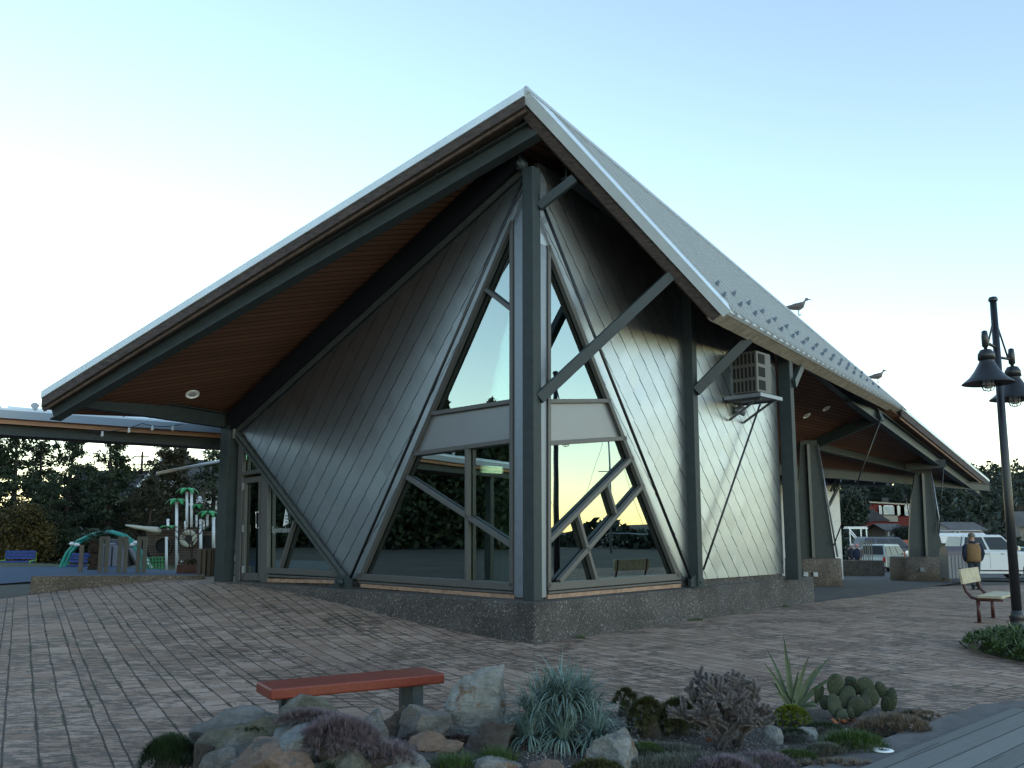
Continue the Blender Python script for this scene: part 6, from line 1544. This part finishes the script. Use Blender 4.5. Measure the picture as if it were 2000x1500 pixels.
tuft('spiky_cushion', 660, 1482, 66, 15, .075, 26, .0024, M_purp, 'purple grey spiky cushion plant spreading over the rocks', z=.12, dome=.16, seed=2, rosette=130, droop=.15)
tuft('spiky_cushion', 605, 1470, 60, 6, .055, 24, .0024, M_purp, 'narrow purple grey spiky strip behind the rounded boulder', z=.22, dome=.09, seed=22, rosette=60, droop=.15)
tuft('spiky_cushion', 742, 1500, 62, 12, .07, 24, .0022, M_purp, 'lower purple grey spiky cushion running down between the rocks', z=.08, dome=.11, seed=3, rosette=60, droop=.15)
tuft('sedum_mat', 492, 1468, 30, 8, .025, 24, .006, M_succ, 'flat grey green succulent mat on the olive slab', z=.2, dome=.03, seed=4, rosette=46)
tuft('grass_tuft', 890, 1500, 38, 10, .11, 420, .003, M_gr, 'bright green grass tuft with pink flower heads at the bottom edge', dome=.05, seed=5)
tuft('grass_tuft', 972, 1487, 34, 9, .10, 420, .003, M_gr, 'bright green grass tuft between the brown slab and silvery plant', dome=.05, seed=6)
tuft('grass_tuft', 650, 1512, 26, 6, .07, 260, .003, M_pcush, 'dark little grass tuft at the bottom edge right of the tan boulder', dome=.05, seed=7)
tuft('moss_mound', 1262, 1480, 34, 12, .02, 1500, .0025, M_gr, 'smooth low moss green mound right of the pale rock', dome=.10, seed=8)
tuft('heather_mat', 1360, 1508, 130, 22, .05, 2600, .0028, M_heath, 'wide grey green heathery mat below the cholla cactus', dome=.10, seed=9)
tuft('heather_mat', 1420, 1520, 60, 12, .06, 14, .003, M_purp, 'pinkish grey spiky mat at the bottom edge below the cactus', dome=.12, seed=10, rosette=60)
tuft('leafy_shrub', 1268, 1440, 34, 10, .06, 40, .006, M_olive, 'olive green bushy spurge left of the cholla cactus', z=.08, dome=.25, seed=11, rosette=50)
tuft('leafy_shrub', 1325, 1432, 32, 12, .06, 40, .006, M_olive, 'lower olive green spurge touching the cholla cactus', z=.08, dome=.22, seed=13, rosette=44)
tuft('lime_sedum', 1546, 1418, 32, 12, .03, 24, .006, M_lim, 'bright lime green mound under the yucca', dome=.16, seed=14, rosette=90)
tuft('green_cushion', 1550, 1447, 32, 9, .03, 1100, .0025, M_pcush, 'dark green cushion below the lime mound', dome=.09, seed=15)
tuft('green_cushion', 1606, 1432, 36, 9, .035, 900, .0025, M_pcush, 'dark green cushion in front of the prickly pear', dome=.08, seed=16)
tuft('green_cushion', 1552, 1486, 40, 9, .03, 1100, .003, M_gr, 'low green cushion dotted with seed heads nearest the kerb', dome=.07, seed=17)
tuft('green_cushion', 1612, 1480, 42, 11, .035, 1400, .003, M_heath, 'grey green cushion with small buff flowers near the kerb', dome=.09, seed=18)
tuft('grass_mound', 1666, 1468, 58, 18, .07, 1900, .003, M_gr, 'fresh green grassy mound beside the concrete kerb', dome=.12, seed=19)
tuft('dry_mat', 1745, 1428, 64, 15, .07, 20, .003, M_straw, 'straw coloured spiky mat at the right end of the bed', dome=.1, seed=20, rosette=95, droop=.8)
tuft('dry_mat', 1790, 1400, 40, 8, .05, 16, .003, M_straw, 'thin straw coloured patch on the gravel at the bed corner', dome=.04, seed=23, rosette=40)
tuft('yellow_cushion', 1165, 1512, 44, 8, .04, 30, .005, M_olive, 'yellowish green cushion at the bottom edge under the silvery plant', dome=.08, seed=24, rosette=60)
tuft('dark_sedum', 895, 1452, 36, 8, .03, 24, .006, mat('maroon_leaf', (.045, .025, .022), .8, 0, .4, 10), 'dark maroon low mat in front of the tallest rock', dome=.04, seed=25, rosette=40)
tuft('heather_mat', 1300, 1470, 60, 12, .04, 1500, .0028, M_heath, 'small grey green mat between the moss mound and the cholla cactus', dome=.05, seed=41)
tuft('dry_mat', 1630, 1500, 70, 9, .05, 16, .003, M_straw, 'thin dry straw mat at the bottom edge beside the kerb', dome=.04, seed=42, rosette=40)
tuft('spiky_cushion', 1490, 1498, 52, 12, .055, 18, .0024, M_purp, 'grey purple spiky cushion in front of the small bluish stone', dome=.08, seed=43, rosette=50)
tuft('sedum_mat', 1385, 1424, 60, 8, .03, 20, .005, M_succ, 'low grey green succulent mat behind the cholla cactus', dome=.05, seed=44, rosette=60)
tuft('leafy_shrub', 1222, 1400, 22, 6, .05, 34, .006, M_olive, 'smallest olive green spurge sprig at the left end of its clump', z=.08, dome=.2, seed=45, rosette=26)
def yucca():
    c = onZ(1548, 1396, .04); mb = MB(); rr = random.Random(8); k = ppm(c.y)
    for ex, ey, w_ in ((1492, 1295, .02), (1498, 1268, .02), (1530, 1240, .024), (1541, 1282, .02), (1580, 1282, .026), (1600, 1300, .024), (1622, 1283, .026), (1635, 1320, .026), (1612, 1345, .026), (1630, 1372, .024), (1505, 1330, .022), (1560, 1310, .024), (1512, 1352, .02), (1588, 1335, .024), (1606, 1385, .02)):
        tip = atY(ex, ey, c.y + rr.uniform(-.3, .1)); a = [c + (tip - c) * t + V((0, 0, .05 * math.sin(t * 3.1))) for t in (0, .25, .5, .75, 1)]; s_ = (tip - c).cross(V((0, 1, .0))).normalized()
        ws = [w_ * .8, w_, w_ * .8, w_ * .45, .001]
        mb.add([p - s_ * v for p, v in zip(a, ws)] + [p + s_ * v for p, v in zip(a, ws)] + [p + V((0, .008, 0)) for p in a], [(i, i + 1, 11 + i, 10 + i) for i in range(4)] + [(10 + i, 11 + i, 6 + i, 5 + i) for i in range(4)])
    fl_ = MB()
    for _ in range(22): blade(fl_, c + V((rr.uniform(-.05, .05), 0, .05)), rr.uniform(0, 6.28), rr.uniform(.2, 1.2), rr.uniform(.2, .4), .007, rr.uniform(.5, 3))
    plant('yucca', c, 'tall pale green yucca with stiff pointed leaves behind the lime mound', [('leaves', mb, leaf_material('yucca_leaf', (.06, .09, .055), (.17, .21, .14), .5, 5)), ('thin_leaves', fl_, MATS['olive_leaf'])])
yucca()
def prickly():
    c = onZ(1672, 1408, .02); rr = random.Random(2); mb = MB(); sp_ = MB(); k = ppm(c.y)
    for px, py, rx, rz_, dy, tilt in ((1600, 1355, 15, 23, .1, -.3), (1632, 1338, 15, 22, 0, .1), (1630, 1378, 13, 22, -.12, -.1), (1655, 1362, 14, 22, -.05, .3), (1665, 1343, 15, 17, .1, .4), (1690, 1342, 17, 19, .08, -.1), (1672, 1380, 16, 20, -.1, .2), (1700, 1362, 15, 17, .02, .2), (1722, 1348, 10, 18, .1, -.4), (1741, 1366, 10, 22, .05, .1), (1645, 1404, 11, 18, -.18, .1), (1662, 1398, 7, 18, -.15, -.2), (1730, 1375, 9, 16, .0, .3), (1612, 1372, 10, 14, .05, .2), (1662, 1330, 12, 9, .2, .3), (1690, 1372, 12, 16, -.05, .1)):
        p = atY(px, py, c.y + dy); M = Euler((rr.uniform(-.3, .3), tilt, rr.uniform(-.7, .7))).to_matrix(); r = (rx / k * 1.05, .016, rz_ / k * 1.0)
        mb.ell(p, r, M, nu=20, nv=12)
        for _ in range(46):
            u, a = rr.random() ** .5 * .95, rr.uniform(0, 6.28); q = V((math.cos(a) * u * r[0], -.012 * math.sqrt(1 - u * u) - .003, math.sin(a) * u * r[2])); sp_.add([p + M @ q + V(e) for e in ((-.0012, 0, 0), (.0012, 0, 0), (rr.uniform(-.01, .01), -.012, .012))], [(0, 1, 2)])
    plant('prickly_pear', c, 'clump of flat padded prickly pear cactus right of the yucca', [('pads', mb, leaf_material('cactus_pad', (.012, .02, .012), (.045, .06, .034), .6, 7)), ('spines', sp_, mat('spine', (.3, .26, .2), .8))], 'cactus')
prickly()
def cholla():
    c = onZ(1425, 1462, .04); rr = random.Random(6); mb = MB(); sp_ = MB(); k = ppm(c.y)
    segs = []
    def seg(p, d, l, r, n_):
        e = p + d * l; q = p + d * l * .5; mb.tube([p, p + d * l * .12, q, p + d * l * .9, e], [r * .6, r, r * 1.08, r * .95, r * .35], 7)
        for _ in range(int(l * 2300)):
            t = rr.random(); a = rr.uniform(0, 6.28); x = d.orthogonal().normalized(); y = d.cross(x); nn = (x * math.cos(a) + y * math.sin(a)); b = p + d * l * t + nn * r * .95; tp = b + nn * rr.uniform(.008, .018) + d * rr.uniform(-.004, .008); s_ = d * .0013
            sp_.add([b - s_, b + s_, tp], [(0, 1, 2)])
        if n_ <= 0: return
        for _ in range(rr.choice((2, 3, 3, 4))):
            dd = (d * .5 + V((rr.gauss(0, .7), rr.gauss(0, .6), rr.gauss(.35, .4)))).normalized(); seg(p + d * l * rr.uniform(.55, 1), dd, rr.uniform(.05, .11), .0135, n_ - 1)
    for px, py, dz in ((1395, 1350, 0), (1440, 1340, 0), (1360, 1375, 0), (1480, 1370, 0), (1420, 1380, -.1), (1470, 1410, -.15), (1385, 1410, -.15), (1340, 1400, 0), (1440, 1420, -.2)):
        t = atY(px, py, c.y + rr.uniform(-.1, .15) + dz); b0 = c + V((rr.uniform(-.1, .1), rr.uniform(-.05, .1), 0)); m_ = (b0 + t) / 2 + V((rr.uniform(-.04, .04), 0, .03))
        d = (m_ - b0); seg(b0, d.normalized(), d.length, .02, 1); d = t - m_; seg(m_, d.normalized(), d.length, .017, 3)
    plant('cholla_cactus', c, 'large branching grey cholla cactus covered in pale spines', [('stems', mb, mat('cholla_stem', (.045, .042, .038), .9, 0, .3, 30)), ('spines', sp_, mat('pale_spines', (.24, .205, .21), .8))], 'cactus')
cholla()
def leaves_litter():
    rr = random.Random(9)
    for (px, py, n_, lab) in ((1645, 1412, 5, 'rusty orange dead leaves caught under the prickly pear'), (1395, 1452, 5, 'orange dead leaves caught under the cholla cactus')):
        c = onZ(px, py, .06); mb = MB()
        for _ in range(n_ * 3):
            p = c + V((rr.uniform(-.09, .09), rr.uniform(-.08, .05), rr.uniform(0, .05))); M = Euler((rr.uniform(-.8, .8), rr.uniform(-.8, .8), rr.uniform(0, 6))).to_matrix(); s_ = rr.uniform(.02, .035)
            mb.add([p + M @ V(v) * s_ for v in ((-1, 0, 0), (-.3, -.5, .15), (.4, -.45, .1), (1, 0, -.1), (.4, .45, .15), (-.3, .5, .1), (0, 0, .0))], [(0, 1, 6), (1, 2, 6), (2, 3, 6), (3, 4, 6), (4, 5, 6), (5, 0, 6)])
        o = mb.build('dead_leaves', mat('dead_leaf', (.24, .08, .03), .85, 0, .3, 20)); setp(o, lab, 'leaves', kind='stuff')
leaves_litter()
def fine_litter():
    rr = random.Random(31); mb = MB(); n = 0
    while n < 1500:
        x, y = rr.uniform(-2.4, 4.2), rr.uniform(5.8, 8.4)
        if not clip_in(x, y): continue
        p = V((x, y, bedh(x, y) + .012)); M = Euler((rr.uniform(-.6, .6), rr.uniform(-.6, .6), rr.uniform(0, 6))).to_matrix(); s_ = rr.uniform(.006, .02); n += 1
        mb.add([p + M @ V(v) * s_ for v in ((-1, 0, 0), (0, -.3, .1), (1, 0, 0), (0, .3, .1))], [(0, 1, 2, 3)])
    setp(mb.build('leaf_litter', leaf_material('litter', (.04, .025, .015), (.17, .1, .055), scale=20)), 'small brown twigs and leaf scraps scattered over the bed', 'leaf litter', kind='stuff')
fine_litter()
# hedge plants at right by lamp
def rightbed():
    c = onZ(1985, 1300, .0); rr = random.Random(12); mb = MB(); rs_ = np.random.RandomState(2)
    for _ in range(900):
        u, a0 = rr.random() ** .5, rr.uniform(0, 6.28); x, y = math.cos(a0) * u * .95, math.sin(a0) * u * 1.5; zz = .28 * math.sqrt(max(0, 1 - u * u)); p = c + V((x + .95, y + .8, zz + .02))
        if rr.random() < .5:
            for j in range(5): blade(mb, p, rr.uniform(0, 6.28), rr.uniform(.3, 1.3), rr.uniform(.08, .2), .012, rr.uniform(.5, 2), 4)
        else:
            s_ = rr.uniform(.04, .08); M = Euler((rr.uniform(-.6, .6), rr.uniform(-.6, .6), rr.uniform(0, 6))).to_matrix(); ring = [p + M @ V((math.cos(a) * s_, math.sin(a) * s_, .012 * math.cos(3 * a))) for a in [6.283 * i / 9 for i in range(9)]]; mb.add(ring + [p + M @ V((0, 0, -.015))], [(i, (i + 1) % 9, 9) for i in range(9)])
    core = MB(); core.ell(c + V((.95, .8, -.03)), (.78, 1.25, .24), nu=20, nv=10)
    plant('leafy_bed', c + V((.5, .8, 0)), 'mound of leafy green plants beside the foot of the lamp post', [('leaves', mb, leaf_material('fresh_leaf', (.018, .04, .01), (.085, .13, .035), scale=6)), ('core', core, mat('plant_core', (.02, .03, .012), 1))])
rightbed()
for px, py, lab in ((1345, 1213, 'small green weed at the plinth foot in the middle of the right side'), (1135, 1247, 'small weed at the plinth foot near the corner'), (1535, 1186, 'small dark weed at the plinth foot near its right end'), (1365, 1212, 'tiny weed beside the middle plinth weed')):
    tuft('weed', px, py, 9, 2, .09, 60, .005, M_gr, lab, z=.0, dome=.02, seed=px)
tuft('orange_flower', 1980, 1213, 4, 2, .12, 30, .008, mat('orange_petal', (.6, .15, .02), .7), 'tiny orange flower beside the lamp post foot', z=0, dome=.05, seed=77)
